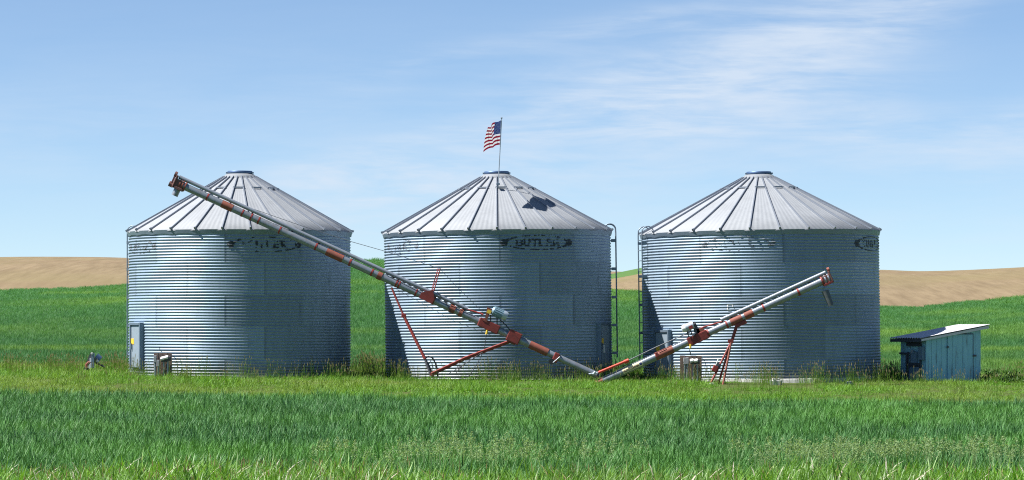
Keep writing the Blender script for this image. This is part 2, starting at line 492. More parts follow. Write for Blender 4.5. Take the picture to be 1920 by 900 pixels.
def ridge_interp(pts, px):
    p = np.array(pts, float)
    t = np.interp(px, p[:, 0], np.arange(len(p)))
    # smooth (Catmull-Rom) interpolation through the control points
    i = np.clip(np.floor(t).astype(int), 0, len(p) - 2)
    f = t - i
    y = p[:, 1]
    y0, y1, y2, y3 = y[np.clip(i - 1, 0, None)], y[i], y[i + 1], y[np.clip(i + 2, None, len(p) - 1)]
    return 0.5 * ((2 * y1) + (y2 - y0) * f + (2 * y0 - 5 * y1 + 4 * y2 - y3) * f ** 2 + (3 * y1 - y0 - 3 * y2 + y3) * f ** 3)

HILL_PX = np.arange(-3600, 5601, 20.0)
RIDGE_A = [(-3600, 540), (-1500, 560), (-500, 552), (0, 545), (237, 535), (480, 505), (690, 487), (860, 500), (1000, 524), (1145, 544), (1205, 547), (1450, 562), (1700, 577), (1800, 568), (1920, 555), (2400, 530), (3300, 560), (5600, 545)]
YA0, YA1 = 98.0, 345.0
def field_z(x, y):
    """height of the green field behind the bins; flat part first, then up to its ridge"""
    px = 960 + FPX * x / y
    t = np.clip((y - YA0) / (YA1 - YA0), 0, 1)
    z0 = gz(x * (YA0 / y), np.full_like(x, YA0))
    y0 = YH + (CZ - z0) / YA0 * FPX
    ypx = y0 + (ridge_interp(RIDGE_A, px) - y0) * t ** 0.62
    return CZ + (YH - ypx) / FPX * y
rows = np.concatenate([np.linspace(YA0, YA1, 60)])
HP, HY = np.meshgrid(HILL_PX, rows)
HX = (HP - 960) / FPX * HY
HZ = field_z(HX, HY)
HZ[0] -= 0.03
back_x = (HILL_PX - 960) / FPX
ext = []
for yb, drop in ((360, 1.0), (390, 4.5), (430, 9.0), (470, 16.0)):
    ext.append(np.stack([back_x * yb, np.full_like(back_x, yb), HZ[-1] - drop], -1))
V = np.concatenate([np.stack([HX, HY, HZ], -1).reshape(-1, 3), np.concatenate(ext)])
o = np_mesh('field', V, grid_faces(len(rows) + 4, len(HILL_PX)), M['field'])
o['kind'] = 'structure'

def hill(name, ridge, y0, y1, mat, zfront=-3.5, power=0.8):
    rw = np.linspace(y0, y1, 26)
    hp, hy = np.meshgrid(HILL_PX, rw)
    t = (hy - y0) / (y1 - y0)
    top = CZ + (YH - ridge_interp(ridge, hp)) / FPX * y1
    hx = (hp - 960) / FPX * hy
    shape = np.sin(t * math.pi / 2) ** power
    hz = zfront + (top - zfront) * shape
    hz += 0.15 * np.sin(hx * 0.05) * np.sin(hy * 0.03) * (1 - t)
    ex = []
    for yb, dr in ((y1 * 1.05, 1.5), (y1 * 1.15, 8.0), (y1 * 1.3, 22.0)):
        ex.append(np.stack([back_x * yb, np.full_like(back_x, yb), hz[-1] - dr], -1))
    V = np.concatenate([np.stack([hx, hy, hz], -1).reshape(-1, 3), np.concatenate(ex)])
    o = np_mesh(name, V, grid_faces(len(rw) + 3, len(HILL_PX)), mat)
    o['kind'] = 'structure'
    return o
hill('hill', [(-3600, 500), (-1200, 492), (0, 486.5), (130, 486), (237, 488), (450, 495), (690, 506), (1000, 520), (1130, 527), (1175, 521), (1215, 514), (1320, 509), (1500, 508), (1652, 509.5), (1740, 512), (1920, 505), (2400, 495), (5600, 505)], 380, 640, M['tilled'])
hill('hill', [(-3600, 530), (0, 528), (690, 520), (1000, 527), (1120, 521), (1160, 512.5), (1205, 503.5), (1300, 497), (1420, 502), (1600, 516), (1700, 524), (1920, 526), (5600, 530)], 700, 950, M['field2'])
hill('hill', [(-3600, 540), (600, 530), (1000, 513), (1100, 510), (1150, 510.5), (1200, 513), (1350, 522), (5600, 540)], 1050, 1400, M['tilled'])

# ------------------------------------------------------------------ grain bins
def value_noise(u, v, seed, cell):
    g = np.random.default_rng(seed).random((64, 64))
    uu, vv = u / cell, v / cell
    iu, iv = np.floor(uu).astype(int), np.floor(vv).astype(int)
    fu, fv = uu - iu, vv - iv
    fu, fv = fu * fu * (3 - 2 * fu), fv * fv * (3 - 2 * fv)
    G = lambda a, b: g[a % 64, b % 64]
    return (G(iu, iv) * (1 - fu) + G(iu + 1, iv) * fu) * (1 - fv) + (G(iu, iv + 1) * (1 - fu) + G(iu + 1, iv + 1) * fu) * fv

FONT = {
 'B': ('11110', '10001', '10001', '11110', '10001', '10001', '11110'),
 'U': ('10001', '10001', '10001', '10001', '10001', '10001', '01110'),
 'T': ('11111', '00100', '00100', '00100', '00100', '00100', '00100'),
 'L': ('10000', '10000', '10000', '10000', '10000', '10000', '11111'),
 'E': ('11111', '10000', '10000', '11110', '10000', '10000', '11111'),
 'R': ('11110', '10001', '10001', '11110', '10100', '10010', '10001'),
 'H': ('10001', '10001', '10001', '11111', '10001', '10001', '10001'),
 'C': ('01111', '10000', '10000', '10000', '10000', '10000', '01111'),
 'I': ('01110', '00100', '00100', '00100', '00100', '00100', '01110'),
 'N': ('10001', '11001', '11001', '10101', '10011', '10011', '10001'),
 'S': ('01111', '10000', '10000', '01110', '00001', '00001', '11110'),
 'O': ('01110', '10001', '10001', '10001', '10001', '10001', '01110'),
}
def text_mask(u, v, text, width, height, fat=0.35):
    """True where (u, v), centred on the word, falls on a letter"""
    n = len(text)
    cw = width / (n * 6 - 1)
    ch = height / 7
    gu = (u + width / 2) / cw
    gv = (height / 2 - v) / ch
    out = np.zeros(u.shape, bool)
    for k, c in enumerate(text):
        bm = np.array([[int(q) for q in row] for row in FONT[c]])
        for r in range(7):
            for q in range(5):
                if bm[r, q]:
                    x0 = k * 6 + q
                    out |= (gu > x0 - fat) & (gu < x0 + 1 + fat) & (gv > r - fat * .5) & (gv < r + 1 + fat * .5)
    return out

PITCH, AMP = 0.0745, 0.0115
RING = PITCH * 11
def wall_r(R, z_down):
    return R + AMP * np.cos(2 * math.pi * z_down / PITCH)

def pol(r, phi, z):
    """phi is measured from the side towards the viewer (-Y) round to the right (+X)"""
    return (r * math.sin(phi), -r * math.cos(phi), z)

def make_bin(label, X, Y, R, base_z, lean, rib_phase, seam_phase, emblems, door_phi, ladder_phi, foundation, tones, seed, white_label, hoops):
    rs = np.random.default_rng(seed)
    H = 3.84 - base_z
    root = thing('grain_bin', label, 'grain bin', (X, Y, base_z), (0, R_(lean), 0), 'galvanised grain bins standing in a row')
    zt = H
    # ---- corrugated wall, sheet by sheet
    vs, fs, tn, sm = [], [], [], []
    off = 0
    depth_total = H + 0.12
    ring = 0
    d0 = 0.0
    while d0 < depth_total - 0.05:
        d1 = min(d0 + RING, depth_total)
        nrow = max(2, int(round((d1 - d0) / PITCH * 8)) + 1)
        dd = np.linspace(d0, d1 + (0.02 if d1 < depth_total else 0), nrow)
        for k in range(9):
            a0 = seam_phase + (k + 0.5 * (ring % 2)) * 2 * math.pi / 9
            a1 = a0 + 2 * math.pi / 9 + 0.012
            ncol = 22
            aa = np.concatenate([[a0], np.linspace(a0 + 0.006, a1 - 0.006, ncol - 2), [a1]])
            lap = 0.0025 * np.linspace(0, 1, ncol) + 0.0012 * (ring % 2)
            warp = 0.004 * math.sin(k * 2.1 + ring)
            A, D = np.meshgrid(aa, dd)
            r = wall_r(R, D) + lap[None, :] + rs.normal(0, .0006) + 0.003 * np.sin((A - a0) * 9 + k) * np.sin(np.pi * (D - d0) / RING)
            vs.append(np.stack([r * np.sin(A), -r * np.cos(A), zt - D], -1).reshape(-1, 3))
            fs.append(grid_faces(nrow, ncol) + off)
            off += nrow * ncol
            tone = tones.get((ring, k), float(np.clip(rs.normal(0.5, 0.22), 0, 1)))
            tn.append(np.full(nrow * ncol, tone))
            s_ = np.zeros((nrow, ncol)); s_[:, 0] = 1; s_[:, 1] = 0.7; s_[0, :] = 0.6
            sm.append(s_.ravel())
        d0 = d1
        ring += 1
    wall = np_mesh('wall', np.concatenate(vs), np.concatenate(fs)[:, ::-1], M['wall'], root, {'tone': np.concatenate(tn), 'seam': np.concatenate(sm)})
    # ---- worn maker's emblems painted on the wall
    for (pc, half, zc, hh, mat, keep, seed2, words) in emblems:
        nu, nv = 230, 64
        U, Vv = np.meshgrid(np.linspace(-half, half, nu), np.linspace(-hh, hh, nv))
        A = pc + U / R
        Z = zc + Vv
        r = wall_r(R, zt - Z) + 0.009
        verts = np.stack([r * np.sin(A), -r * np.cos(A), Z], -1).reshape(-1, 3)
        F = grid_faces(nv, nu)
        uc = U.ravel()[F].mean(1); vc = Vv.ravel()[F].mean(1)
        e = np.sqrt((uc / (half * .93)) ** 2 + (vc / (hh * .93)) ** 2)
        line = (e > 0.86) & (e < 1.0)
        ends = np.hypot(np.abs(uc) - half * .90, vc * 1.0) < hh * 0.42
        letters = text_mask(uc, vc, words, half * 1.18, hh * 0.86)
        n1 = value_noise(uc + 5, vc + 5, seed2, 0.09)
        n2 = value_noise(uc + 9, vc + 3, seed2 + 1, 0.035)
        n3 = value_noise(uc + 2, vc + 7, seed2 + 2, 0.02)
        wear = 0.55 * n1 + 0.3 * n2 + 0.15 * n3
        mask = ((line & (wear > keep)) | (ends & (wear > keep - 0.28)) | (letters & (wear > keep - 0.03)))
        F = F[mask]
        if len(F):
            used = np.unique(F)
            remap = -np.ones(len(verts), int); remap[used] = np.arange(len(used))
            np_mesh('emblem', verts[used], remap[F], mat, wall)
    # ---- roof: flat panels with fine radial corrugation between standing ribs
    NR, Re, Rc = 26, R + 0.055, 0.42
    rise = 1.46
    slope = rise / (Re - Rc)
    per = 22
    aa = rib_phase + np.arange(NR * per + 1) / (NR * per) * 2 * math.pi
    rr = np.array([Re, Re - 0.001, 2.4, 1.6, 1.0, 0.7, Rc])
    ph = ((aa - rib_phase) / (2 * math.pi / NR)) % 1.0
    A, RR = np.meshgrid(aa, rr)
    PH = np.broadcast_to(ph, A.shape)
    chord = np.cos(math.pi / NR) / np.cos((PH - 0.5) * 2 * math.pi / NR)      # flat panel between two ribs
    Zr = zt + 0.03 + (Re - RR) * slope
    Zr = Zr + 0.0045 * np.sin(PH * 2 * math.pi * 5.5) * (RR / Re) + 0.012 * np.sin(PH * math.pi) * 0
    Zr[0] -= 0.035                                                       # drip edge
    rc = RR * chord
    vv = np.stack([rc * np.sin(A), -rc * np.cos(A), Zr], -1).reshape(-1, 3)
    ff = grid_faces(len(rr), len(aa))
    pt = rs.normal(.5, .06, NR)
    roof = np_mesh('roof', vv, ff, M['roof'], root, {'tone': np.clip(np.broadcast_to(pt[np.minimum((np.arange(len(aa)) // per), NR - 1)], A.shape).ravel(), 0, 1), 'seam': np.zeros(A.size)})
    for k in range(NR):
        a = rib_phase + k * 2 * math.pi / NR
        mb = MB()
        p0 = Vector(pol(Re + 0.015, a, zt + 0.03)); p1 = Vector(pol(Rc + 0.01, a, zt + 0.03 + rise - 0.005))
        d = (p1 - p0)
        L = d.length
        d.normalize()
        side = Vector((math.cos(a), math.sin(a), 0))
        up = side.cross(d)
        if up.z < 0: up = -up
        rot = Matrix((side, d, up)).transposed()
        mb.box((p0 + p1) / 2 + up * 0.02, (0.026, L, 0.04), rot)
        mb.box(p0 + up * 0.03 + d * 0.02, (0.04, 0.05, 0.055), rot)
        mb.build('roof_rib', M['rib'], roof)
        if k % 2 == 0:
            mb = MB()
            rad = 1.02
            a2 = a + math.pi / NR
            c = Vector(pol(rad * math.cos(math.pi / NR), a2, zt + 0.03 + (Re - rad) * slope + 0.035))
            s2 = Vector((math.cos(a2), math.sin(a2), 0))
            mb.box(c, (0.30, 0.03, 0.035), Matrix((s2, Vector((-s2.y, s2.x, 0)), Vector((0, 0, 1)))).transposed())
            mb.build('snow_bar', M['rib'], roof)
    # collar and lid
    def lathe(name, prof, mat, parent, seg=48):
        a = np.linspace(0, 2 * math.pi, seg + 1)[:-1]
        v = [(r * math.sin(t), -r * math.cos(t), z) for r, z in prof for t in a]
        f = []
        for i in range(len(prof) - 1):
            for k in range(seg):
                k2 = (k + 1) % seg
                f.append((i * seg + k, i * seg + k2, (i + 1) * seg + k2, (i + 1) * seg + k))
        mb = MB(); mb.add(v, f, 0, True)
        mb.add(v[-seg:], [tuple(range(seg))])
        return mb.build(name, mat, parent)
    zc = zt + 0.03 + rise
    lathe('collar', [(0.47, zc - 0.035), (0.455, zc + 0.012), (0.35, zc + 0.085), (0.34, zc + 0.085)], M['roof'], roof)
    lid = lathe('lid', [(0.325, zc + 0.087), (0.33, zc + 0.09), (0.33, zc + 0.155), (0.315, zc + 0.165), (0.1, zc + 0.175), (0.02, zc + 0.175)], M['lid'], roof)
    for lx, lw in ((0.33, 0.08), (-0.34, 0.05)):
        mb = MB(); mb.box((lx, -0.05, zc + 0.115), (lw, 0.05, 0.04)); mb.build('latch', M['trim'], lid)
    # eave: a scalloped skirt under the drip edge
    n = NR * 12
    a = rib_phase + np.arange(n + 1) / n * 2 * math.pi
    drop = 0.075 + 0.02 * np.abs(np.cos((a - rib_phase) * NR / 2)) ** 4
    sv = np.concatenate([np.stack([(R + 0.045) * np.sin(a), -(R + 0.045) * np.cos(a), np.full_like(a, zt + 0.022)], -1),
                         np.stack([(R + 0.024) * np.sin(a), -(R + 0.024) * np.cos(a), zt - drop], -1)])
    np_mesh('eave_skirt', sv, grid_faces(2, n + 1), M['trim'], root)
    # ---- door
    if door_phi is not None:
        dz0, dz1 = 0.26, 1.36
        dw = 0.56
        dr = Vector(pol(1, door_phi, 0)); sd = Vector((math.cos(door_phi), math.sin(door_phi), 0))
        rot = Matrix((sd, -dr, Vector((0, 0, 1)))).transposed()
        zc_ = (dz0 + dz1) / 2
        mb = MB()
        mb.box(dr * (R + 0.015) + Vector((0, 0, zc_)), (dw, 0.11, dz1 - dz0), rot, 0, 0.015)
        door = mb.build('door', M['door'], root)
        mb = MB()
        for s_ in (-1, 1):
            mb.box(dr * (R + 0.02) + sd * s_ * (dw / 2 + 0.032) + Vector((0, 0, zc_ + 0.02)), (0.055, 0.16, dz1 - dz0 + 0.1), rot)
        mb.box(dr * (R + 0.03) + Vector((0, 0, dz1 + 0.037)), (dw + 0.008, 0.15, 0.06), rot)
        mb.build('door_frame', M['trim'], door)
        mb = MB()
        mb.box(dr * (R + 0.074) + sd * (-dw * 0.33) + Vector((0, 0, dz1 - 0.42)), (0.17, 0.006, 0.15), rot)
        mb.build('warning_label', M['sticker'], door)
        if white_label:
            mb = MB()
            mb.box(dr * (R + 0.074) + sd * (-dw * 0.12) + Vector((0, 0, dz1 - 0.62)), (0.10, 0.006, 0.20), rot)
            mb.build('paper_label', M['white'], door)
        mb = MB()
        mb.box(dr * (R + 0.09) + sd * (-dw * 0.40) + Vector((0, 0, zc_)), (0.03, 0.04, 0.16), rot)
        mb.build('handle', M['trim'], door)
    # ---- ladder
    if ladder_phi is not None:
        dr = Vector(pol(1, ladder_phi, 0)); sd = Vector((math.cos(ladder_phi), math.sin(ladder_phi), 0))
        lad = bpy.data.objects.new('ladder', None); COL.objects.link(lad); lad.parent = root
        lad.empty_display_size = 0.2
        zb, ztop = 0.50, zt - 0.02
        rl = R + 0.14
        for i in range(int((ztop - zb) / 0.27) + 1):
            z = zb + 0.06 + i * 0.27
            mb = MB(); mb.tube([dr * rl + sd * -0.2 + Vector((0, 0, z)), dr * rl + sd * 0.2 + Vector((0, 0, z))], 0.011, 6)
            mb.build('rung', M['ladder'], lad)
        for s_ in (-1, 1):
            mb = MB()
            pts = [dr * rl + sd * 0.2 * s_ + Vector((0, 0, z)) for z in (zb, ztop)]
            for k in range(1, 10):                                        # grab hoop over the eave
                t = math.pi * k / 9 * 0.86
                pts.append(dr * (rl - 0.16 + 0.16 * math.cos(t)) + sd * 0.2 * s_ + Vector((0, 0, ztop + 0.08 + 0.16 * math.sin(t))))
            if not hoops and s_ > 0: pts = pts[:2]
            mb.tube(pts, 0.016, 8)
            mb.build('rail', M['ladder'], lad)
            for z in (0.62, 1.36, 2.1, 2.85, zt - 0.22):
                mb = MB()
                mb.box(dr * (R + 0.083) + sd * 0.2 * s_ + Vector((0, 0, z)), (0.04, 0.14, 0.07), Matrix((sd, -dr, Vector((0, 0, 1)))).transposed())
                mb.build('bracket', M['ladder'], lad)
    # ---- foundation
    lathe('foundation', [(R + 0.10, -0.5), (R + 0.10, foundation - 0.02), (R + 0.085, foundation), (R - 0.02, foundation)], M['concrete'], root, 96)
    return root, wall

D = math.radians
FE, FH = 0.36, 0.205
bin_a, wall_a = make_bin('left corrugated grain bin, raised auger end crossing its roof, ladder on left edge',
    -7.20, 85.95, 2.92, 0.05, 0.0, D(-4.0), D(-3.6), 
    [(D(17.8), 1.0, 3.43, 0.215, M['ink'], 0.56, 11, 'BUTLER'), (D(-58), 0.78, 3.40, 0.20, M['inkfaint'], 0.53, 21, 'BUTLER')],
    D(-60), D(-102), 0.0, {(0, 0): .35, (1, 0): .6, (2, 0): .15, (2, 1): .45, (3, 0): .3, (1, 1): .55}, 101, False, True)
bin_b, wall_b = make_bin('middle corrugated steel grain bin with flag on its roof and long auger across its wall',
    -0.34, 86.15, 3.0, 0.02, -0.75, D(0.0), D(0.2),
    [(D(20.8), 1.02, 3.50, 0.21, M['ink'], 0.47, 31, 'BUTLER'), (D(-58), 0.8, 3.48, 0.2, M['inkfaint'], 0.60, 41, 'BUTLER')],
    D(65), D(89), 0.0, {(0, 0): .25, (0, 1): .75, (1, 0): .3}, 202, True, True)
bin_c, wall_c = make_bin('right corrugated steel grain bin with short auger rising in front, beside the blue shed',
    6.64, 86.3, 3.14, -0.10, -0.85, D(-9.0), D(5.5),
    [(D(-15), 1.0, 3.62, 0.205, M['inkfaint'], 0.60, 51, 'BUTLER'), (D(64), 0.95, 3.60, 0.21, M['ink'], 0.45, 61, 'BUTLER')],
    D(-58), D(-78), 0.13, {(0, 0): .35, (1, 0): .95, (1, 8): .8, (2, 0): .2}, 303, True, True)

# white chalk bracket mark on the right bin's wall
def wall_patch(parent, R, zt, phi, z, w_, h_):
    nu, nv = 6, 14
    U, V_ = np.meshgrid(np.linspace(-w_ / 2, w_ / 2, nu), np.linspace(-h_ / 2, h_ / 2, nv))
    r = wall_r(R, zt - (z + V_)) + 0.010
    A = phi + U / R
    return np.stack([r * np.sin(A), -r * np.cos(A), z + V_], -1).reshape(-1, 3), grid_faces(nv, nu)
vv, ff, o_ = [], [], 0
zt_c = 3.94
for (du, dz, w_, h_) in ((-0.07, 0, 0.025, 0.15), (0.0, 0.07, 0.15, 0.025), (-0.02, -0.07, 0.08, 0.022), (0.07, 0.045, 0.02, 0.05)):
    a_, b_ = wall_patch(wall_c, 3.14, zt_c, D(-18.8) + du / 3.12, 1.98 + dz, w_, h_)
    vv.append(a_); ff.append(b_ + o_); o_ += len(a_)
np_mesh('paint_mark', np.concatenate(vv), np.concatenate(ff), M['white'], wall_c)

# ------------------------------------------------------------------ flag on the middle bin
YP = 85.05
p0, p1 = at(934, 345, YP), at(940.5, 222, YP)
pole = thing('flag_pole', 'thin metal flag pole on the roof of the middle grain bin', 'flag pole', p0)
mb = MB(); mb.tube([p0 - Vector((0, 0, .06)), p1], 0.013, 8); under(mb.build('shaft', M['pole']), pole)
mb = MB(); mb.box(p1 + Vector((0, 0, 0.012)), (0.05, 0.05, 0.03), None, 0, 0.008); under(mb.build('cap', M['pole']), pole)
mb = MB(); mb.box(p0 + Vector((0, 0, 0.0)), (0.09, 0.12, 0.05), None, 0, 0.006); under(mb.build('bracket', M['trim']), pole)

M['fred'] = simple('flag_red', (0.27, 0.003, 0.025), 0.8, 0, 0.06)
M['fwhite'] = simple('flag_white', (0.80, 0.80, 0.82), 0.8, 0, 0.05)
M['fblue'] = simple('flag_blue', (0.02, 0.045, 0.20), 0.8, 0, 0.08)
for k_ in ('fred', 'fwhite', 'fblue'):
    t_ = NT(M[k_].node_tree); b_ = M[k_].node_tree.nodes['Principled BSDF']
    tr_ = t_.n('ShaderNodeBsdfTranslucent'); mx_ = t_.n('ShaderNodeMixShader'); mx_.inputs[0].default_value = 0.32
    M[k_].node_tree.links.new(b_.inputs['Base Color'].links[0].from_socket, tr_.inputs[0])
    M[k_].node_tree.links.new(b_.outputs[0], mx_.inputs[1]); M[k_].node_tree.links.new(tr_.outputs[0], mx_.inputs[2])
    M[k_].node_tree.links.new(mx_.outputs[0], M[k_].node_tree.nodes['Material Output'].inputs[0])
pd = (p1 - p0).normalized()
hoist_top = p1 - pd * 0.05 + Vector((-0.016, 0, 0))
FHt, FL = 0.64, 1.05
def flag_pt(u, v):
    """u along the fly 0..1, v down the hoist 0..1"""
    x = -0.35 * u + 0.04 * math.sin(u * 9 + v * 2.5) * u ** 0.5
    y = -0.92 * u + 0.045 * math.sin(u * 8.0 + v * 1.5 + 1.0) * u ** 0.6
    z = -0.25 * u ** 1.2 - 0.03 * math.sin(u * 10 + v * 4) * u
    lean = -pd * (FHt * v)
    return hoist_top + lean + Vector((x - 0.03 * u * v, y, z + 0.03 * u * v))
fl = MB()
nu, nv = 52, 39
for j in range(nv):
    for i in range(nu):
        u0, u1, v0, v1 = i / nu, (i + 1) / nu, j / nv, (j + 1) / nv
        stripe = int((j + .5) / nv * 13)
        mi = 2 if (u1 <= 0.404 and stripe < 7) else (0 if stripe % 2 == 0 else 1)
        fl.add([flag_pt(u0, v0), flag_pt(u1, v0), flag_pt(u1, v1), flag_pt(u0, v1)], [(0, 1, 2, 3)], mi, True)
for r in range(9):
    for c in range(11):
        if (r + c) % 2 == 0:
            uc, vc = (c + 1) * 0.4 / 12, (r + 1) * (7 / 13) / 10
            P0 = flag_pt(uc, vc)
            du = (flag_pt(uc + .01, vc) - P0) / .01 / FL
            dv = (flag_pt(uc, vc + .01) - P0) / .01 / FHt
            nrm = du.cross(dv).normalized()
            for s_ in (-1, 1):
                pts = []
                for k in range(10):
                    rad = 0.021 if k % 2 == 0 else 0.0085
                    a = math.pi / 2 + k * math.pi / 5
                    pts.append(P0 + du * rad * math.cos(a) - dv * rad * math.sin(a) + nrm * 0.003 * s_)
                fl.add(pts, [tuple(range(10))], 1)
fo = fl.build('flag', [M['fred'], M['fwhite'], M['fblue']])
tag(fo, 'red white and blue striped flag with stars flying above the middle grain bin', 'flag')
md = fo.modifiers.new('weld', 'WELD'); md.merge_threshold = 0.0005

# ------------------------------------------------------------------ long auger
YA = 82.45
def axis_a(px, off=0.0, dy=0.0):
    """point on the long auger's axis at photo column px; off lifts it at right angles to the tube"""
    p = at(px, 347 + 0.4575 * (px - 340), YA + dy)
    return p + NA * off
da = (at(1110, 347 + 0.4575 * 770, YA) - at(340, 347, YA)).normalized()
NA = Vector((-da.z, 0, da.x)); NA = NA if NA.z > 0 else -NA
YB = 81.9
def axis_b(px, off=0.0, dy=0.0):
    p = at(px, 716.5 - 0.4545 * (px - 1125), YB + dy)
    return p + NB * off
db = (at(1550, 716.5 - 0.4545 * 425, YB) - at(1125, 716.5, YB)).normalized()
NB = Vector((-db.z, 0, db.x)); NB = NB if NB.z > 0 else -NB
RA = 0.092
def rot_of(d, n):
    """columns: along the tube, depth, at right angles to the tube"""
    return Matrix((d, Vector((0, 1, 0)), n)).transposed()
ROA, ROB = rot_of(da, NA), rot_of(db, NB)

auger = thing('grain_auger', 'long grain auger slanting down from above the left bin across the middle bin', 'grain auger', at(1110, 700, YA), group='grain augers leaning in front of the bins')
def add(mb, name, mat, root, parent=None, bevel=0.0):
    o = mb.build(name, mat, None, bevel)
    if parent is not None:
        o.parent = parent
        o.matrix_parent_inverse = parent.matrix_world.inverted()
    else:
        under(o, root)
    bpy.context.view_layer.update()
    return o

mb = MB(); mb.tube([axis_a(x) for x in (336, 500, 700, 900, 1010)], RA, 28); mb.tube([axis_a(x) for x in (1009, 1060, 1119)], RA * 0.9, 28)
tube = add(mb, 'tube', M['tube'], auger)
for x0, x1, rr, mat in ((388, 390.5, .008, 'red'), (453.5, 456, .008, 'red'), (470, 472.5, .008, 'red'), (484, 486.5, .008, 'red'), (523.5, 526, .008, 'red'), (591, 594, .008, 'red'), (655, 658, .008, 'red'),
                      (696, 699, .008, 'red'), (708, 716, .014, 'rust'), (742, 744.5, .01, 'red'), (747, 749.5, .01, 'red'), (779, 781.5, .008, 'red'), (843, 853, .014, 'rust'), (861, 867, .014, 'rust')):
    mb = MB(); mb.tube([axis_a(x0), axis_a(x1)], RA + rr, 24)
    add(mb, 'clamp_band', M[mat], auger, tube)
for x0, x1 in ((416, 436), (612, 643), (993, 1027)):
    mb = MB(); mb.tube([axis_a(x0), axis_a(x1)], RA + 0.008, 24)
    add(mb, 'sleeve', M['rust'], auger, tube)
# drive shaft shroud above the tube
mb = MB(); mb.tube([axis_a(x, 0.165) for x in (331, 500, 700, 872)], 0.05, 18)
shroud = add(mb, 'shaft_shroud', M['cover'], auger)
for x in (395, 470, 545, 595, 660, 735, 800, 845):
    mb = MB(); mb.box(axis_a(x, 0.112), (0.05, 0.03, 0.05), ROA)
    add(mb, 'shroud_bracket', M['white'] if x in (395, 660) else M['black'], auger, shroud)
# head
mb = MB()
mb.box(axis_a(334.5, 0.0), (0.26, 0.215, 0.22), ROA, 0, 0.02)
mb.box(axis_a(328, 0.02), (0.04, 0.26, 0.34), ROA, 0, 0.02)
head = add(mb, 'head_box', M['oldred'], auger)
mb = MB(); mb.tube([axis_a(326, 0.19), axis_a(322, 0.19)], 0.075, 16); mb.tube([axis_a(327, -0.09), axis_a(320, -0.09)], 0.07, 16); mb.box(axis_a(323.5, 0.05), (0.03, .12, 0.25), ROA)
add(mb, 'pulley', M['oldred'], auger, head)
for x in (336, 341, 346):
    mb = MB(); mb.tube([axis_a(x), axis_a(x + 2.2)], RA + 0.035, 24)
    add(mb, 'clamp_band', M['rust'], auger, head)
mb = MB(); c = axis_a(337, -0.10); mb.tube([c, c + (-NA * 0.85 + Vector((-.28, 0, -.6))).normalized() * 0.22], 0.085, 20)
add(mb, 'spout', M['tube'], auger)
mb = MB(); mb.box(axis_a(338.5, -0.115), (0.22, 0.25, 0.07), ROA, 0, 0.01); add(mb, 'spout_flange', M['oldred'], auger)

# cable post and plates
mb = MB()
q0, q1, q2, q3 = axis_a(787, -0.02), axis_a(806, 0.26), axis_a(814, 0.1), axis_a(814, -0.09)
mb.prism([p + Vector((0, -RA - 0.02, 0)) for p in (axis_a(788, -0.09), axis_a(789, .06), axis_a(804.5, 0.235), axis_a(813, .06), axis_a(813, -.10))], (0, 2 * RA + 0.04, 0))
plate = add(mb, 'gusset_plate', M['dkred'], auger, None)
mb = MB(); mb.tube([axis_a(806, 0), axis_a(815, 0)], RA + 0.012, 24); add(mb, 'sleeve', M['rust'], auger, plate)
post = MB()
b0, t0 = axis_a(805, 0.2), at(823.5, 503, YA)
for s_ in (-1, 1):
    post.tube([b0 + Vector((0.03 * s_, -0.05 * s_, 0)), t0 + Vector((0.03 * s_, -0.05 * s_, 0))], 0.013, 8)
for k in range(7):
    f0, f1 = k / 7, (k + 1) / 7
    s_ = 1 if k % 2 else -1
    post.tube([b0.lerp(t0, f0) + Vector((0.03 * s_, -0.05 * s_, 0)), b0.lerp(t0, f1) - Vector((0.03 * s_, -0.05 * s_, 0))], 0.007, 6)
add(post, 'cable_post', M['red'], auger)
for pts, r in (([axis_a(462, 0.2), at(560, 421.5, YA), at(655, 452, YA), at(720, 470.5, YA), t0], 0.007), ([t0, at(862, 543, YA), at(905, 585, YA)], 0.006), ([at(741, 541, YA - .1), at(850, 601, YA - .1), at(921, 629, YA - .1)], 0.005), ):
    mb = MB(); mb.tube(pts, r, 6); add(mb, 'cable', M['cable'], auger)
mb = MB(); mb.tube([axis_a(720, 0.12, -.06), axis_a(790, 0.115, -.1), axis_a(830, 0.12, -.1), axis_a(880, 0.14, -.08)], 0.012, 6); add(mb, 'power_cord', M['black'], auger)
mb = MB(); mb.tube([axis_a(812, .24, -.05), axis_a(833, .09, -.11), axis_a(848, -.09, -.10)], 0.009, 6); add(mb, 'cable', M['black'], auger)

# motor and mount
mb = MB()
mb.box(axis_a(916.5, 0.0), (0.56, 0.24, 0.235), ROA, 0, 0.02)
mount = add(mb, 'motor_mount', M['dkred'], auger)
mb = MB()
c0, c1 = axis_a(908, 0.08, -.12), at(918.5, 577, YA - .12)
mb.prism([axis_a(902, .06, -.13), axis_a(906, .1, -.13), at(913.5, 576, YA - .13), at(922, 579, YA - .13), at(912, 603, YA - .13), axis_a(913, .06, -.13)], (0, .10, 0))
guard = add(mb, 'belt_guard', M['rust'], auger, mount)
mb = MB(); mb.prism([at(914.8, 580, YA - .135), at(922.3, 583, YA - .135), at(919, 589, YA - .135), at(912, 586, YA - .135)], (0, -.006, 0)); add(mb, 'warning_label', M['yellow'], auger, mount)
m0, m1 = at(926, 582.5, YA - .05), at(943, 590.5, YA - .05)
mb = MB(); mb.tube([m0, m1], 0.122, 24)
dm = (m1 - m0).normalized()
for k in range(16):
    a = 2 * math.pi * k / 16
    up = Vector((-dm.z, 0, dm.x)); sd = Vector((0, 1, 0))
    off = up * math.cos(a) * .127 + sd * math.sin(a) * .127
    mb.tube([m0 + dm * .02 + off, m1 - dm * .02 + off], 0.007, 4)
motor = add(mb, 'motor', M['motor'], auger)
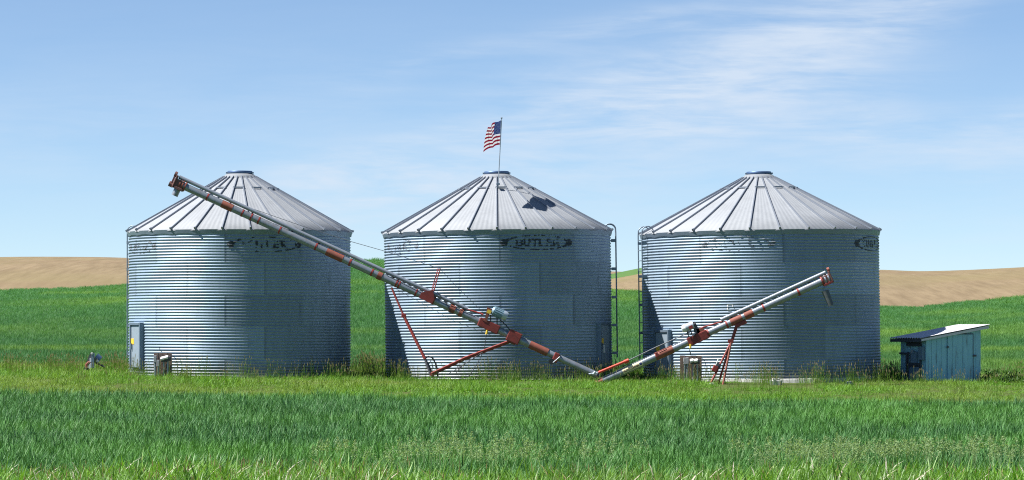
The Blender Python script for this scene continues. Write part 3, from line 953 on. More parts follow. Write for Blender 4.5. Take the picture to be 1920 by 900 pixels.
mb = MB(); mb.tube([m1, m1 + dm * .09, m1 + dm * .12], 0.126, 24, 0, True, 0.10); add(mb, 'end_bell', M['motorend'], auger, motor)
mb = MB(); mb.tube([m0 - dm * .05, m0], 0.08, 20, 0, True, .12); add(mb, 'end_bell', M['motor'], auger, motor)
for x in (917, 929):
    mb = MB(); mb.tube([axis_a(x, .1), at(x + 3, 590 + (x - 917) * .5, YA - .05)], 0.015, 6); add(mb, 'motor_foot', M['boxdark'], auger, mount)
mb = MB(); mb.tube([at(938, 600, YA - .1), at(948, 609, YA - .12), at(958, 621, YA - .1), at(966, 625, YA - .1)], 0.014, 8); add(mb, 'power_cord', M['black'], auger, motor)
mb = MB(); mb.tube([at(873, 579.5, YA - .03), at(901, 587.5, YA - .03), at(906, 590, YA - .05)], 0.022, 10); add(mb, 'drive_shaft', M['red'], auger)
mb = MB(); mb.tube([at(868, 575.5, YA), at(874, 580, YA)], 0.05, 12); add(mb, 'shaft_bearing', M['boxdark'], auger)
mb = MB(); mb.tube([at(913.5, 619, YA - .12), at(912, 627, YA - .12)], 0.028, 10); add(mb, 'plug', M['yellow'], auger)
mb = MB(); mb.tube([at(912, 627, YA - .12), at(908, 655, YA - .13), at(897, 678, YA - .15), at(879, 706, YA - .2)], 0.009, 6); add(mb, 'power_cord', M['black'], auger)
# lower box, bracket, reel
mb = MB(); mb.box(axis_a(963.5, 0.0), (0.34, 0.26, 0.29), ROA, 0, 0.02)
lowbox = add(mb, 'clamp_box', M['dkred'], auger)
mb = MB(); mb.box(axis_a(964, 0.152), (0.34, 0.24, 0.02), ROA); mb.box(axis_a(964, -0.155), (0.2, .1, .04), ROA); add(mb, 'clamp_plate', M['rust'], auger, lowbox)
mb = MB(); mb.box(axis_a(1043, -0.03), (0.14, 0.22, 0.25), ROA, 0, 0.02); br = add(mb, 'winch_bracket', M['dkred'], auger)
mb = MB(); c = at(1034.5, 678, YA - .12); mb.tube([c, c + Vector((0, .2, 0))], 0.075, 20); add(mb, 'winch_reel', M['black'], auger, br)
mb = MB(); mb.tube([at(1037, 680, YA - .15), at(1050, 669, YA - .15)], 0.013, 8); add(mb, 'winch_handle', M['conduit'], auger, br)
mb = MB(); mb.box(axis_a(982, 0.101, -.02), (0.09, 0.03, 0.008), ROA); add(mb, 'white_patch', M['white'], auger, tube)
# undercarriage: two sides, each an upper and a lower arm
for s_ in (-1, 1):
    dy = 0.42 * s_
    a0, a1, a2, a3 = at(734, 539, YA + .04 * s_), at(757, 592, YA + .17 * s_), at(797, 673, YA + dy * .85), at(808 if s_ < 0 else 812, 704, YA + dy)
    mb = MB(); mb.tube([a0, a1], 0.026, 10); add(mb, 'upper_arm', M['dkred'], auger)
    mb = MB(); mb.tube([a1 - (a2 - a1).normalized() * .05, a2], 0.040, 12); mb.box(a1, (.12, .09, .1), None, 0, .01); add(mb, 'upper_arm', M['red'], auger)
    mb = MB(); mb.tube([a2, a3], 0.034, 8); add(mb, 'leg', M['boxdark'], auger)
    mb = MB(); mb.tube([at(957, 639.5 + 1.2 * s_, YA + .08 * s_), at(872, 672 + 1.6 * s_, YA + .28 * s_), at(808, 702 + 1.6 * s_, YA + dy)], 0.027, 10); add(mb, 'lower_arm', M['red'], auger)
mb = MB(); mb.tube([at(808, 702, YA - .46), at(812, 704, YA + .46)], 0.035, 10); add(mb, 'axle', M['dkred'], auger)
mb = MB()
mb.tube([at(797, 672, YA - .3), at(803, 668, YA - .3), at(811, 671, YA - .3), at(817, 682, YA - .3), at(820, 695, YA - .3), at(821, 706, YA - .3)], 0.022, 8)
mb.tube([at(800, 690, YA - .35), at(808, 676, YA - .3), at(812, 690, YA - .3)], 0.015, 8)
add(mb, 'hose', M['black'], auger)
for pts in ([at(905, 660, YA), at(860, 690, YA), at(842, 700, YA)], [at(900, 665, YA), at(868, 684, YA), at(855, 700, YA)]):
    mb = MB(); mb.tube(pts, 0.009, 6); add(mb, 'brace', M['boxdark'], auger)
mb = MB(); mb.tube([at(858, 686, YA - .1), at(860, 693, YA - .1), at(866, 690, YA - .1), at(864, 684, YA - .1)], 0.012, 6); add(mb, 'hook', M['boxdark'], auger)
mb = MB(); mb.tube([axis_a(1117), axis_a(1123)], 0.06, 16); add(mb, 'screw_end', M['boxdark'], auger)

# ------------------------------------------------------------------ short auger
auger2 = thing('grain_auger', 'short grain auger with lettered sticker rising in front of the right bin', 'grain auger', at(1125, 716, YB), group='grain augers leaning in front of the bins')
mb = MB(); mb.tube([axis_b(x) for x in (1131, 1300, 1450, 1548)], RA, 28)
tube2 = add(mb, 'tube', M['tube'], auger2)
mb = MB(); mb.tube([axis_b(1116), axis_b(1133)], RA * 0.98, 24); add(mb, 'foot', M['rust'], auger2, tube2)
for x0, x1, rr, mat in ((1361, 1364, .01, 'red'), (1430, 1433, .01, 'red'), (1495, 1498.5, .01, 'red'), (1326, 1329, .01, 'red')):
    mb = MB(); mb.tube([axis_b(x0), axis_b(x1)], RA + rr, 24); add(mb, 'clamp_band', M[mat], auger2, tube2)
for x0, x1 in ((1229, 1262), (1370, 1391), (1396, 1412)):
    mb = MB(); mb.tube([axis_b(x0), axis_b(x1)], RA + 0.010, 24); add(mb, 'sleeve', M['rust'], auger2, tube2)
mb = MB(); mb.box(axis_b(1245, 0.06, -.088), (0.2, .01, 0.014), ROB); mb.box(axis_b(1233, .04, -.1), (.06, .03, .1), ROB); add(mb, 'clamp_plate', M['dkred'], auger2, tube2)
mb = MB(); mb.tube([axis_b(x, 0.165) for x in (1357, 1450, 1553)], 0.05, 18); shroud2 = add(mb, 'shaft_shroud', M['cover'], auger2)
for x in (1375, 1400, 1432, 1490, 1520):
    mb = MB(); mb.box(axis_b(x, 0.112), (0.06, .03, .05), ROB); add(mb, 'shroud_bracket', M['black'], auger2, shroud2)
mb = MB(); mb.box(axis_b(1550, 0.0), (0.24, .205, .205), ROB, 0, .02); mb.box(axis_b(1558, 0.03), (.04, .25, .28), ROB, 0, .02)
head2 = add(mb, 'head_box', M['oldred'], auger2)
for x in (1540, 1546, 1552):
    mb = MB(); mb.tube([axis_b(x), axis_b(x + 2.5)], RA + .035, 24); add(mb, 'clamp_band', M['cover'] if x > 1540 else M['red'], auger2, head2)
mb = MB(); mb.tube([axis_b(1557, .2, -.05), axis_b(1561, .2, -.05)], .06, 16); add(mb, 'pulley', M['rust'], auger2, head2)
mb = MB(); mb.box(axis_b(1550, -.115), (.26, .24, .06), ROB, 0, .01); add(mb, 'spout_flange', M['dkred'], auger2)
mb = MB(); mb.tube([at(1547, 545, YB), at(1558.5, 573, YB)], .095, 20, 0, True, .075); add(mb, 'spout', M['spoutsteel'], auger2)
# motor and mount
mb = MB(); mb.box(axis_b(1308, -.01), (.54, .235, .225), ROB, 0, .02); mount2 = add(mb, 'motor_mount', M['dkred'], auger2)
mb = MB(); mb.prism([axis_b(1311, .09, -.1), axis_b(1312, .22, -.1), axis_b(1323, .17, -.1), axis_b(1326, .09, -.1)], (0, .2, 0)); add(mb, 'shaft_bearing', M['rust'], auger2, mount2)
m0, m1 = at(1300, 609, YB - .04), at(1285.5, 615, YB - .04)
dm = (m1 - m0).normalized()
mb = MB(); mb.tube([m0, m1], .098, 24); motor2 = add(mb, 'motor', M['motorend'], auger2)
mb = MB(); mb.tube([m1, m1 + dm * .06, m1 + dm * .10], .102, 24, 0, True, .08); add(mb, 'end_bell', M['white'], auger2, motor2)
mb = MB(); mb.box((m0 + m1) / 2 + Vector((0.03, -.085, -.02)), (.10, .05, .08), ROB); add(mb, 'name_plate', M['red'], auger2, motor2)
mb = MB(); mb.tube([m0, m0 - dm * .06], .07, 18); add(mb, 'end_bell', M['boxdark'], auger2, motor2)
mb = MB(); mb.prism([at(1299, 604, YB - .1), at(1303, 603, YB - .1), at(1313, 622, YB - .1), at(1308, 628, YB - .1), at(1303, 622, YB - .1)], (0, .08, 0)); add(mb, 'belt_guard', M['boxdark'], auger2, mount2)
for (xa, ya, xb, yb) in ((1288, 621, 1292, 633), (1295, 619, 1298, 630), (1301, 616, 1304, 628)):
    mb = MB(); mb.tube([at(xa, ya, YB), at(xb, yb, YB)], .014, 6); add(mb, 'motor_foot', M['boxdark'], auger2, mount2)
mb = MB(); mb.tube([at(1290, 622, YB - .12), at(1291, 631, YB - .14), at(1298, 626, YB - .13), at(1302, 631, YB - .13), at(1306, 624, YB - .12)], .009, 6); add(mb, 'power_cord', M['black'], auger2, motor2)
mb = MB(); mb.tube([at(1311, 617, YB - .02), at(1320, 613, YB - .02), at(1356, 602.5, YB - .02)], .020, 10); add(mb, 'drive_shaft', M['red'], auger2)
mb = MB(); mb.tube([at(1295, 622, YB - .06), at(1230, 651, YB - .06), at(1178, 676, YB - .06)], .013, 8); rod = add(mb, 'drive_rod', M['cable'], auger2)
mb = MB(); mb.tube([at(1178, 675.5, YB - .06), at(1122, 698.5, YB - .06)], .036, 12); mb.tube([at(1179, 675.5, YB - .06), at(1170.5, 679, YB - .06)], .052, 12); add(mb, 'shaft_shield', M['brightred'], auger2)
mb = MB(); mb.tube([at(1123, 698, YB - .06), at(1104, 701.5, YB - .06)], .018, 8); mb.tube([at(1116, 697, YB - .06), at(1112, 702, YB - .06)], .03, 8); add(mb, 'coupling', M['motorend'], auger2)
mb = MB(); mb.tube([at(1295, 645, YB - .12), at(1294.3, 653, YB - .12)], .026, 10); add(mb, 'plug', M['yellow'], auger2)
mb = MB(); mb.tube([at(1296, 632, YB - .13), at(1295.5, 645, YB - .13)], .006, 6); mb.tube([at(1294, 653, YB - .12), at(1293, 657, YB - .1), at(1294.5, 666, YB + .2)], .008, 6); add(mb, 'power_cord', M['black'], auger2)
# support legs
mb = MB(); mb.box(axis_b(1385, -.13), (.3, .16, .1), ROB, 0, .01); kn = add(mb, 'leg_bracket', M['dkred'], auger2)
mb = MB(); mb.tube([axis_b(1379, -.1), at(1371, 644, YB)], .040, 12); mb.box(at(1370, 640, YB), (.14, .12, .09), None, 0, .01); add(mb, 'upper_leg', M['dkred'], auger2)
for (x1, y1, dy, mat) in ((1331, 722, -.3, 'red'), (1346, 722, .15, 'red'), (1355.5, 722, -.32, 'rust')):
    mb = MB(); mb.tube([at(1371, 641, YB + dy * .1), at(x1, y1, YB + dy)], .027, 10); add(mb, 'leg', M[mat], auger2)
mb = MB(); mb.box(at(1340.5, 691, YB - .2), (.12, .16, .16), Matrix.Rotation(.5, 3, 'Y'), 0, .015); wn = add(mb, 'winch', M['red'], auger2)
mb = MB(); mb.tube([at(1347, 686, YB - .25), at(1345, 687, YB + .05)], .065, 14); add(mb, 'winch_reel', M['boxdark'], auger2, wn)
mb = MB(); mb.tube([at(1342, 685, YB - .27), at(1346.5, 675, YB - .27)], .012, 6); mb.tube([at(1346.5, 677, YB - .3), at(1347, 672.5, YB - .3)], .022, 8); add(mb, 'winch_handle', M['white'], auger2, wn)
# sticker with lettering, wrapped on the tube's side towards the road
def tube_patch(u0, u1, a0, a1, rad, nu, nv):
    U, A = np.meshgrid(np.linspace(u0, u1, nu), np.linspace(a0, a1, nv))
    base = axis_b(1186)
    pts = [base + db * u + (NB * math.sin(a) + Vector((0, -1, 0)) * math.cos(a)) * rad for u, a in zip(U.ravel(), A.ravel())]
    return np.array(pts), grid_faces(nv, nu), U, A
dl = 0.27
v_, f_, U, A = tube_patch(-dl, dl, D(-38), D(48), RA + .002, 30, 12)
st = np_mesh('sticker', v_, f_, M['cream']); under(st, auger2)
bpy.context.view_layer.update()
def on_sticker(name, maskf, mat):
    v_, f_, U, A = tube_patch(-dl, dl, D(-34), D(44), RA + .005, 260, 60)
    uc = U.ravel()[f_].mean(1); ac = (A.ravel()[f_].mean(1) - D(5)) * RA
    F = f_[maskf(uc, ac)]
    used = np.unique(F); remap = -np.ones(len(v_), int); remap[used] = np.arange(len(used))
    o = np_mesh(name, v_[used], remap[F], mat)
    o.parent = st; o.matrix_parent_inverse = st.matrix_world.inverted()
on_sticker('lettering', lambda u, a: text_mask(u + 0.045, a + .018, 'HUTCHINSON', 0.42, 0.062, .2), M['brown'])
on_sticker('square_mark', lambda u, a: (np.abs(u - 0.222) < .034) & (np.abs(a + .008) < .034), M['navy'])

# ------------------------------------------------------------------ electric boards by the bins
def electric_board(label, X0, X1, ytop, ybot, Y, posts, wires, grp):
    """weathered board carrying conduits with boxes on top; posts: (px, y_top, y_bottom, box)"""
    base = at((X0 + X1) / 2, ybot, Y)
    root = thing('electric_board', label, 'electrical panel', base, group=grp)
    mb = MB()
    n = 4
    for k in range(n):
        xa, xb = X0 + (X1 - X0) * k / n, X0 + (X1 - X0) * (k + 1) / n - 0.25
        a, b = at(xa, ytop + (k % 2) * 0.5, Y), at(xb, ybot, Y)
        mb.box(((a.x + b.x) / 2, Y + 0.004 * (k % 2), (a.z + b.z) / 2), (b.x - a.x, 0.045, a.z - b.z))
    add(mb, 'board', M['oldwood'], root)
    for (px, y0, y1, kind) in posts:
        a, b = at(px, y0, Y - .1), at(px, y1, Y - .1)
        mb = MB(); mb.tube([a, b], 0.023, 10); cd = add(mb, 'conduit', M['conduit'], root)
        mb = MB()
        if kind == 'big':
            c = at(px - 2.5, y0 - 1, Y - .17)
            mb.box(c, (.10, .14, .06), Matrix.Rotation(.35, 3, 'X') @ Matrix.Rotation(-.2, 3, 'Y'), 0, .018)
            add(mb, 'box_cover', M['white'], root, cd)
            mb = MB(); mb.box(c + Vector((.03, .06, -.03)), (.16, .14, .12), None, 0, .015)
            add(mb, 'switch_box', M['boxdark'], root, cd)
        else:
            mb.box(at(px, y0 + 2, Y - .11), (.075, .10, .17), None, 0, .012)
            add(mb, 'switch_box', M['boxgrey'], root, cd)
    for pts in wires:
        mb = MB(); mb.tube([at(*p) for p in pts], .008, 6); add(mb, 'wire', M['black'], root)
    return root
electric_board('weathered board of grey conduits before the left bin, near its tall door', 288.5, 322.5, 661.5, 712, 83.2,
    [(291, 671, 712, 'small'), (296.5, 679, 712, 'small'), (307, 673, 712, 'big'), (314.5, 671, 712, 'big')],
    [[(299, 650, 83.2), (300, 657, 83.2), (304, 660, 83.2)], [(323, 668, 83.2), (329, 671, 83.25), (332, 682, 83.3), (333, 700, 83.35)]], 'boards with electric conduits')
electric_board('weathered board of four conduits before the right bin, under the short auger', 1275, 1316, 666.5, 722, 83.3,
    [(1284, 675, 722, 'small'), (1288.5, 674.5, 722, 'small'), (1299.8, 677, 722, 'big'), (1307.5, 677, 722, 'big')],
    [[(1294.5, 666, 83.3), (1295, 660, 83.2)], [(1316, 671, 83.3), (1322, 678, 83.3), (1324, 690, 83.3), (1323, 708, 83.3)]], 'boards with electric conduits')

# ------------------------------------------------------------------ scrap implement left of the bins
YS = 84.6
sc = thing('scrap_machine', 'small dark scrap machine part with grey post lying in grass left of the bins', 'machine part', at(173, 690, YS))
mb = MB(); mb.prism([at(156, 694, YS - .1), at(169, 662, YS - .1), at(173, 661.5, YS - .1), at(163, 694, YS - .1)], (0, .5, 0)); add(mb, 'panel', M['boxdark'], sc)
mb = MB(); mb.prism([at(171, 661.5, YS - .2), at(176.5, 663, YS - .2), at(176, 690, YS - .2), at(171, 690, YS - .2)], (0, .1, 0)); pst = add(mb, 'post', M['trim'], sc)
mb = MB(); mb.box(at(172.5, 663, YS - .2), (.05, .1, .05), None, 0, .01); add(mb, 'cap', M['white'], sc, pst)
mb = MB(); mb.tube([at(179, 670, YS), at(187, 676, YS)], .13, 20, 0, True, .11); drm = add(mb, 'drum', M['lid'], sc)
mb = MB(); mb.tube([at(183, 677, YS - .18), at(183.5, 677.5, YS - .12)], .035, 10); add(mb, 'hub', M['white'], sc, drm)
mb = MB(); mb.tube([at(180, 680, YS - .1), at(197, 688.5, YS - .1)], .025, 8); add(mb, 'rod', M['boxdark'], sc)
mb = MB(); mb.tube([at(163, 690, YS - .12), at(161, 684, YS - .12), at(166, 679, YS - .12), at(170, 680, YS - .12)], .028, 8); add(mb, 'hook', M['rust'], sc)
mb = MB(); mb.box(at(169, 686, YS - .15), (.07, .06, .14), Matrix.Rotation(.6, 3, 'Y')); mb.box(at(170, 675, YS - .12), (.05, .06, .10)); add(mb, 'plate', M['white'], sc)

# ------------------------------------------------------------------ blue shed
YSH = 84.6
TH = D(29)
corner = at(1737, 719, YSH)
shed = thing('shed', 'small lean-to shed of peeling blue boards with a white sheet roof', 'shed', corner, (0, 0, 0))
ex = Vector((math.cos(TH), math.sin(TH), 0))       # along the front, to the right
ey = Vector((-math.sin(TH), math.cos(TH), 0))      # from the front to the back
SH_ROT = Matrix((ex, ey, Vector((0, 0, 1)))).transposed()
WF, DP = 1.76, 1.14
H0, H1 = 1.15, 1.43                                 # wall heights at the low (left) and high (right) end
def sp(a, b, c): return corner + ex * a + ey * b + Vector((0, 0, c))
rs_ = np.random.default_rng(5)
mb = MB()
nb = 11
for k in range(nb):                                 # front boards
    a0, a1 = WF * k / nb, WF * (k + 1) / nb - 0.010
    h0, h1 = H0 + (H1 - H0) * a0 / WF, H0 + (H1 - H0) * a1 / WF
    off = rs_.uniform(0, .008)
    lo = -0.25
    mb.prism([sp(a0, -off, lo), sp(a1, -off, lo), sp(a1, -off, h1 + .02), sp(a0, -off, h0 + .02)], ey * (.025 + off))
front = add(mb, 'front_wall', M['shedpaint'], shed)
mb = MB()
for k in range(7):
    b0, b1 = .026 + (DP - .026) * k / 7, .026 + (DP - .026) * (k + 1) / 7 - .006
    mb.prism([sp(0, b0, -.25), sp(0, b1, -.25), sp(0, b1, H0 - .02), sp(0, b0, H0 - .02)], ex * .025)
add(mb, 'side_wall', M['shedpaint'], shed)
mb = MB(); mb.prism([sp(WF - .012, .027, -.25), sp(WF - .012, DP, -.25), sp(WF - .012, DP, H1), sp(WF - .012, .027, H1)], -ex * .025)
mb.prism([sp(.03, DP - .026, -.25), sp(WF - .04, DP - .026, -.25), sp(WF - .04, DP - .026, H1 - .01), sp(.03, DP - .026, H0 - .01)], ey * .025)
add(mb, 'rear_wall', M['shedpaint'], shed)
# the door is a frame line and a latch in the front boards
mb = MB()
d0_, d1_ = 0.66, 1.50
hd = lambda a: H0 + (H1 - H0) * a / WF - 0.10
dr_ = [sp(d0_ + .012, -.012, -.2), sp(d1_ - .012, -.012, -.2), sp(d1_ - .012, -.012, hd(d1_) - .012), sp(d0_ + .012, -.012, hd(d1_) - .012)]
nbd = 5
for k in range(nbd):
    a0, a1 = d0_ + .012 + (d1_ - d0_ - .024) * k / nbd, d0_ + .012 + (d1_ - d0_ - .024) * (k + 1) / nbd - .009
    mb.prism([sp(a0, -.014, -.2), sp(a1, -.014, -.2), sp(a1, -.014, hd(d1_) - .014), sp(a0, -.014, hd(d1_) - .014)], -ey * (.012 + .006 * (k % 2)))
door = add(mb, 'door', M['shedpaint'], shed)
mb = MB()
mb.prism([sp(d0_ - .004, -.012, hd(d1_) - .008), sp(d1_ + .006, -.012, hd(d1_) - .008), sp(d1_ + .006, -.012, hd(d1_) + .014), sp(d0_ - .004, -.012, hd(d1_) + .014)], -ey * .008)
mb.prism([sp(d1_ - .008, -.012, -.2), sp(d1_ + .006, -.012, -.2), sp(d1_ + .006, -.012, hd(d1_) - .01), sp(d1_ - .008, -.012, hd(d1_) - .01)], -ey * .008)
add(mb, 'door_gap', M['shedblack'], shed, door)
mb = MB(); mb.box(sp(d1_ + .03, -.04, .72), (.10, .03, .05), SH_ROT); add(mb, 'latch', M['boxdark'], shed, door)
mb = MB(); mb.box(sp(d0_ - .0, -.04, .95), (.05, .02, .05), SH_ROT); add(mb, 'hinge', M['boxdark'], shed, door)
# corner boards
mb = MB(); mb.prism([sp(-.02, -.022, -.25), sp(.085, -.022, -.25), sp(.085, -.022, H0 - .01), sp(-.02, -.022, H0 - .01)], ey * .012); add(mb, 'corner_board', M['shedpaint'], shed)
# meter gear on the side wall
for pts_, r__ in (([sp(-.05, .80, .75), sp(-.05, .80, -.2)], .03), ([sp(-.05, .60, .75), sp(-.05, .62, .35)], .03), ([sp(-.05, .2, .7), sp(-.05, .2, -.1)], .025), ([sp(-.06, .72, .82), sp(-.09, .66, .5), sp(-.07, .72, .0)], .02)):
    mb = MB(); mb.tube(pts_, r__, 8); add(mb, 'conduit', M['shedblack'], shed)
for c_, z_ in ((sp(-.04, .85, .78), (.07, .5, .05)), (sp(-.045, .45, .48), (.085, .45, .10)), (sp(-.035, .5, 1.04), (.06, .6, .14))):
    mb = MB(); mb.box(c_, z_, SH_ROT); add(mb, 'shelf', M['shedblack'], shed)
mb = MB(); mb.box(sp(-.045, .15, .78), (.08, .20, .34), SH_ROT, 0, .01); add(mb, 'meter_box', M['shedpanel'], shed)
mb = MB(); mb.box(sp(-.04, .45, .22), (.07, .42, .42), SH_ROT, 0, .01); add(mb, 'switch_box', M['shedpanel'], shed)
mb = MB(); mb.box(sp(-.04, .48, .68), (.07, .26, .30), SH_ROT, 0, .01); add(mb, 'meter_box', M['shedpanel'], shed)
mb = MB(); mb.box(sp(-.06, .55, .83), (.05, .06, .09), SH_ROT, 0, .01); add(mb, 'lamp', M['boxgrey'], shed)
# roof of ribbed sheet
roof = []
na, nbk = 4, 60
A0, A1, B0, B1 = -.24, WF + .20, -.13, DP + .16
sl = (H1 - H0) / WF
verts, F = [], []
bb = np.linspace(B0, B1, nbk)
ribz = 0.014 * np.cos(bb / 0.11 * 2 * math.pi)
for t_ in (0.0, -0.012):
    for a in np.linspace(A0, A1, na):
        for b, rz in zip(bb, ribz):
            verts.append(sp(a, b, H0 + sl * a + .075 + rz + t_))
ft = grid_faces(na, nbk)
F = np.concatenate([ft, ft[:, ::-1] + na * nbk])
ro = np_mesh('roof', verts, F, M['shedroof']); under(ro, shed)
bpy.context.view_layer.update()
mb = MB()
mb.prism([sp(A0 + .01, B0 + .02, H0 + sl * A0 + .045), sp(A1 - .01, B0 + .02, H0 + sl * A1 + .045), sp(A1 - .01, B0 + .02, H0 + sl * A1 - .025), sp(A0 + .01, B0 + .02, H0 + sl * A0 - .01)], ey * .03)
add(mb, 'fascia', M['shedroof'], shed, ro)
mb = MB()
mb.prism([sp(A0 + .005, B0 + .051, H0 + sl * A0 + .045), sp(A0 + .005, B1 - .02, H0 + sl * A0 + .045), sp(A0 + .005, B1 - .02, H0 + sl * A0 - .03), sp(A0 + .005, B0 + .051, H0 + sl * A0 - .03)], ex * .03)
for b_ in (.02, .56, DP - .05):
    mb.prism([sp(A0 + .04, b_, H0 + sl * A0 + .045), sp(A1 - .03, b_, H0 + sl * A1 + .045), sp(A1 - .03, b_, H0 + sl * A1 - .02), sp(A0 + .04, b_, H0 + sl * A0 - .02)], ey * .04)
add(mb, 'rafter', M['shedblack'], shed, ro)

# ------------------------------------------------------------------ stones and blocks in the grass
def block(name, label, c, size, rz, mat, seed):
    import bmesh
    bm = bmesh.new()
    bmesh.ops.create_cube(bm, size=1.0)
    for v in bm.verts: v.co = Vector((v.co.x * size[0], v.co.y * size[1], v.co.z * size[2]))
    bmesh.ops.bevel(bm, geom=bm.edges[:], offset=min(size) * .2, segments=2, affect='EDGES')
    bmesh.ops.subdivide_edges(bm, edges=bm.edges[:], cuts=1, use_grid_fill=True)
    r_ = random.Random(seed)
    for v in bm.verts: v.co += Vector((r_.uniform(-1, 1), r_.uniform(-1, 1), r_.uniform(-1, 1))) * min(size) * .06
    me = bpy.data.meshes.new(name); bm.to_mesh(me); bm.free()
    me.materials.append(mat)
    o = bpy.data.objects.new(name, me); COL.objects.link(o)
    o.location, o.rotation_euler = c, (0.05, 0.04, rz)
    return tag(o, label, 'block')
block('concrete_block', 'whitish concrete block standing at the foot of the right bin', at(1454, 722, 81.9), (.28, .25, .34), .2, M['concrete'], 1)
block('stone', 'small pale stone at the foot of the short auger legs', at(1335, 722.5, 81.2), (.16, .12, .12), .5, M['concrete'], 2)
block('concrete_block', 'bluish grey block in the grass by the right bin near the shed', at(1592, 722, 82.2), (.2, .2, .16), -.3, M['boxgrey'], 3)

# ------------------------------------------------------------------ vegetation
def blade(base, yaw, h, lean, w_, bend, segs=3, twist=0.0):
    """tapered leaf: returns verts and faces, leaning towards yaw and curving over by bend"""
    d = np.array([math.cos(yaw), math.sin(yaw), 0.0])
    sd = np.array([-math.sin(yaw + twist), math.cos(yaw + twist), 0.0])
    vs, tt = [], []
    p = np.array(base, float)
    ang = lean
    for i in range(segs + 1):
        t = i / segs
        ww = w_ * (1 - t ** 1.6) * (0.7 + 0.6 * t if t < .5 else 1.0) * .5
        if i < segs:
            vs += [p - sd * ww, p + sd * ww]; tt += [t, t]
        else:
            vs += [p]; tt += [1.0]
        ang += bend / segs
        p = p + (d * math.sin(ang) + np.array([0, 0, 1.0]) * math.cos(ang)) * h / segs
    fs = [(2 * i, 2 * i + 1, 2 * i + 3, 2 * i + 2) for i in range(segs - 1)] + [(2 * segs - 2, 2 * segs - 1, 2 * segs)]
    return vs, fs, tt

class Clump:
    def __init__(self): self.v, self.f, self.m, self.bl, self.tt = [], [], [], [], []
    def add(self, vs, fs, tt, mi, bl):
        o = len(self.v)
        self.v += [tuple(p) for p in vs]; self.f += [tuple(i + o for i in f) for f in fs]
        self.m += [mi] * len(fs); self.bl += [bl] * len(vs); self.tt += list(tt)
    def leaf(self, rg, rad, h, w_, lean, bend, mi=0, segs=3, z=0.0):
        a, r = rg.uniform(0, 2 * math.pi), rad * math.sqrt(rg.uniform(0, 1))
        vs, fs, tt = blade((r * math.cos(a), r * math.sin(a), z), rg.uniform(0, 2 * math.pi), h, lean, w_, bend, segs, rg.uniform(-.5, .5))
        self.add(vs, fs, tt, mi, rg.uniform(0, 1))
    def stalk(self, rg, rad, h, head, mi_stem, mi_head, hw=0.012, lean=.15):
        a, r = rg.uniform(0, 2 * math.pi), rad * math.sqrt(rg.uniform(0, 1))
        b = np.array([r * math.cos(a), r * math.sin(a), 0])
        yaw = rg.uniform(0, 2 * math.pi)
        l = rg.uniform(0, lean)
        d = np.array([math.cos(yaw) * math.sin(l), math.sin(yaw) * math.sin(l), math.cos(l)])
        top = b + d * h
        bl = rg.uniform(0, 1)
        for k in range(2):
            s_ = np.array([math.cos(yaw + k * 1.57), math.sin(yaw + k * 1.57), 0]) * 0.0025
            self.add([b - s_, b + s_, top + s_, top - s_], [(0, 1, 2, 3)], [0, 0, 1, 1], mi_stem, bl)
            s2 = s_ / 0.0025 * hw * .5
            t0, t1, t2 = top - d * head * .2, top + d * head * .35, top + d * head
            self.add([t0, t1 - s2, t2, t1 + s2], [(0, 1, 2, 3)], [0, .5, 1, .5], mi_head, bl)
    def plume(self, rg, rad, h, size, n, mi_stem, mi_head):
        a, r = rg.uniform(0, 2 * math.pi), rad * math.sqrt(rg.uniform(0, 1))
        b = np.array([r * math.cos(a), r * math.sin(a), 0]); top = b + np.array([rg.normal(0, .03), rg.normal(0, .03), h])
        s_ = np.array([.003, 0, 0]); bl = rg.uniform(0, 1)
        self.add([b - s_, b + s_, top + s_, top - s_], [(0, 1, 2, 3)], [0, 0, 1, 1], mi_stem, bl)
        for k in range(n):
            t = rg.uniform(0, 1)
            c = top + np.array([rg.normal(0, .28 * (1.1 - t)), rg.normal(0, .28 * (1.1 - t)), t - .3]) * size
            q = rg.normal(0, 1, 3); q /= np.linalg.norm(q); q2 = np.cross(q, rg.normal(0, 1, 3)); q2 /= np.linalg.norm(q2)
            L = rg.uniform(.009, .020)
            self.add([c - q * L, c + q2 * L * .4, c + q * L, c - q2 * L * .4], [(0, 1, 2, 3)], [0, .5, 1, .5], mi_head, rg.uniform(0, 1))

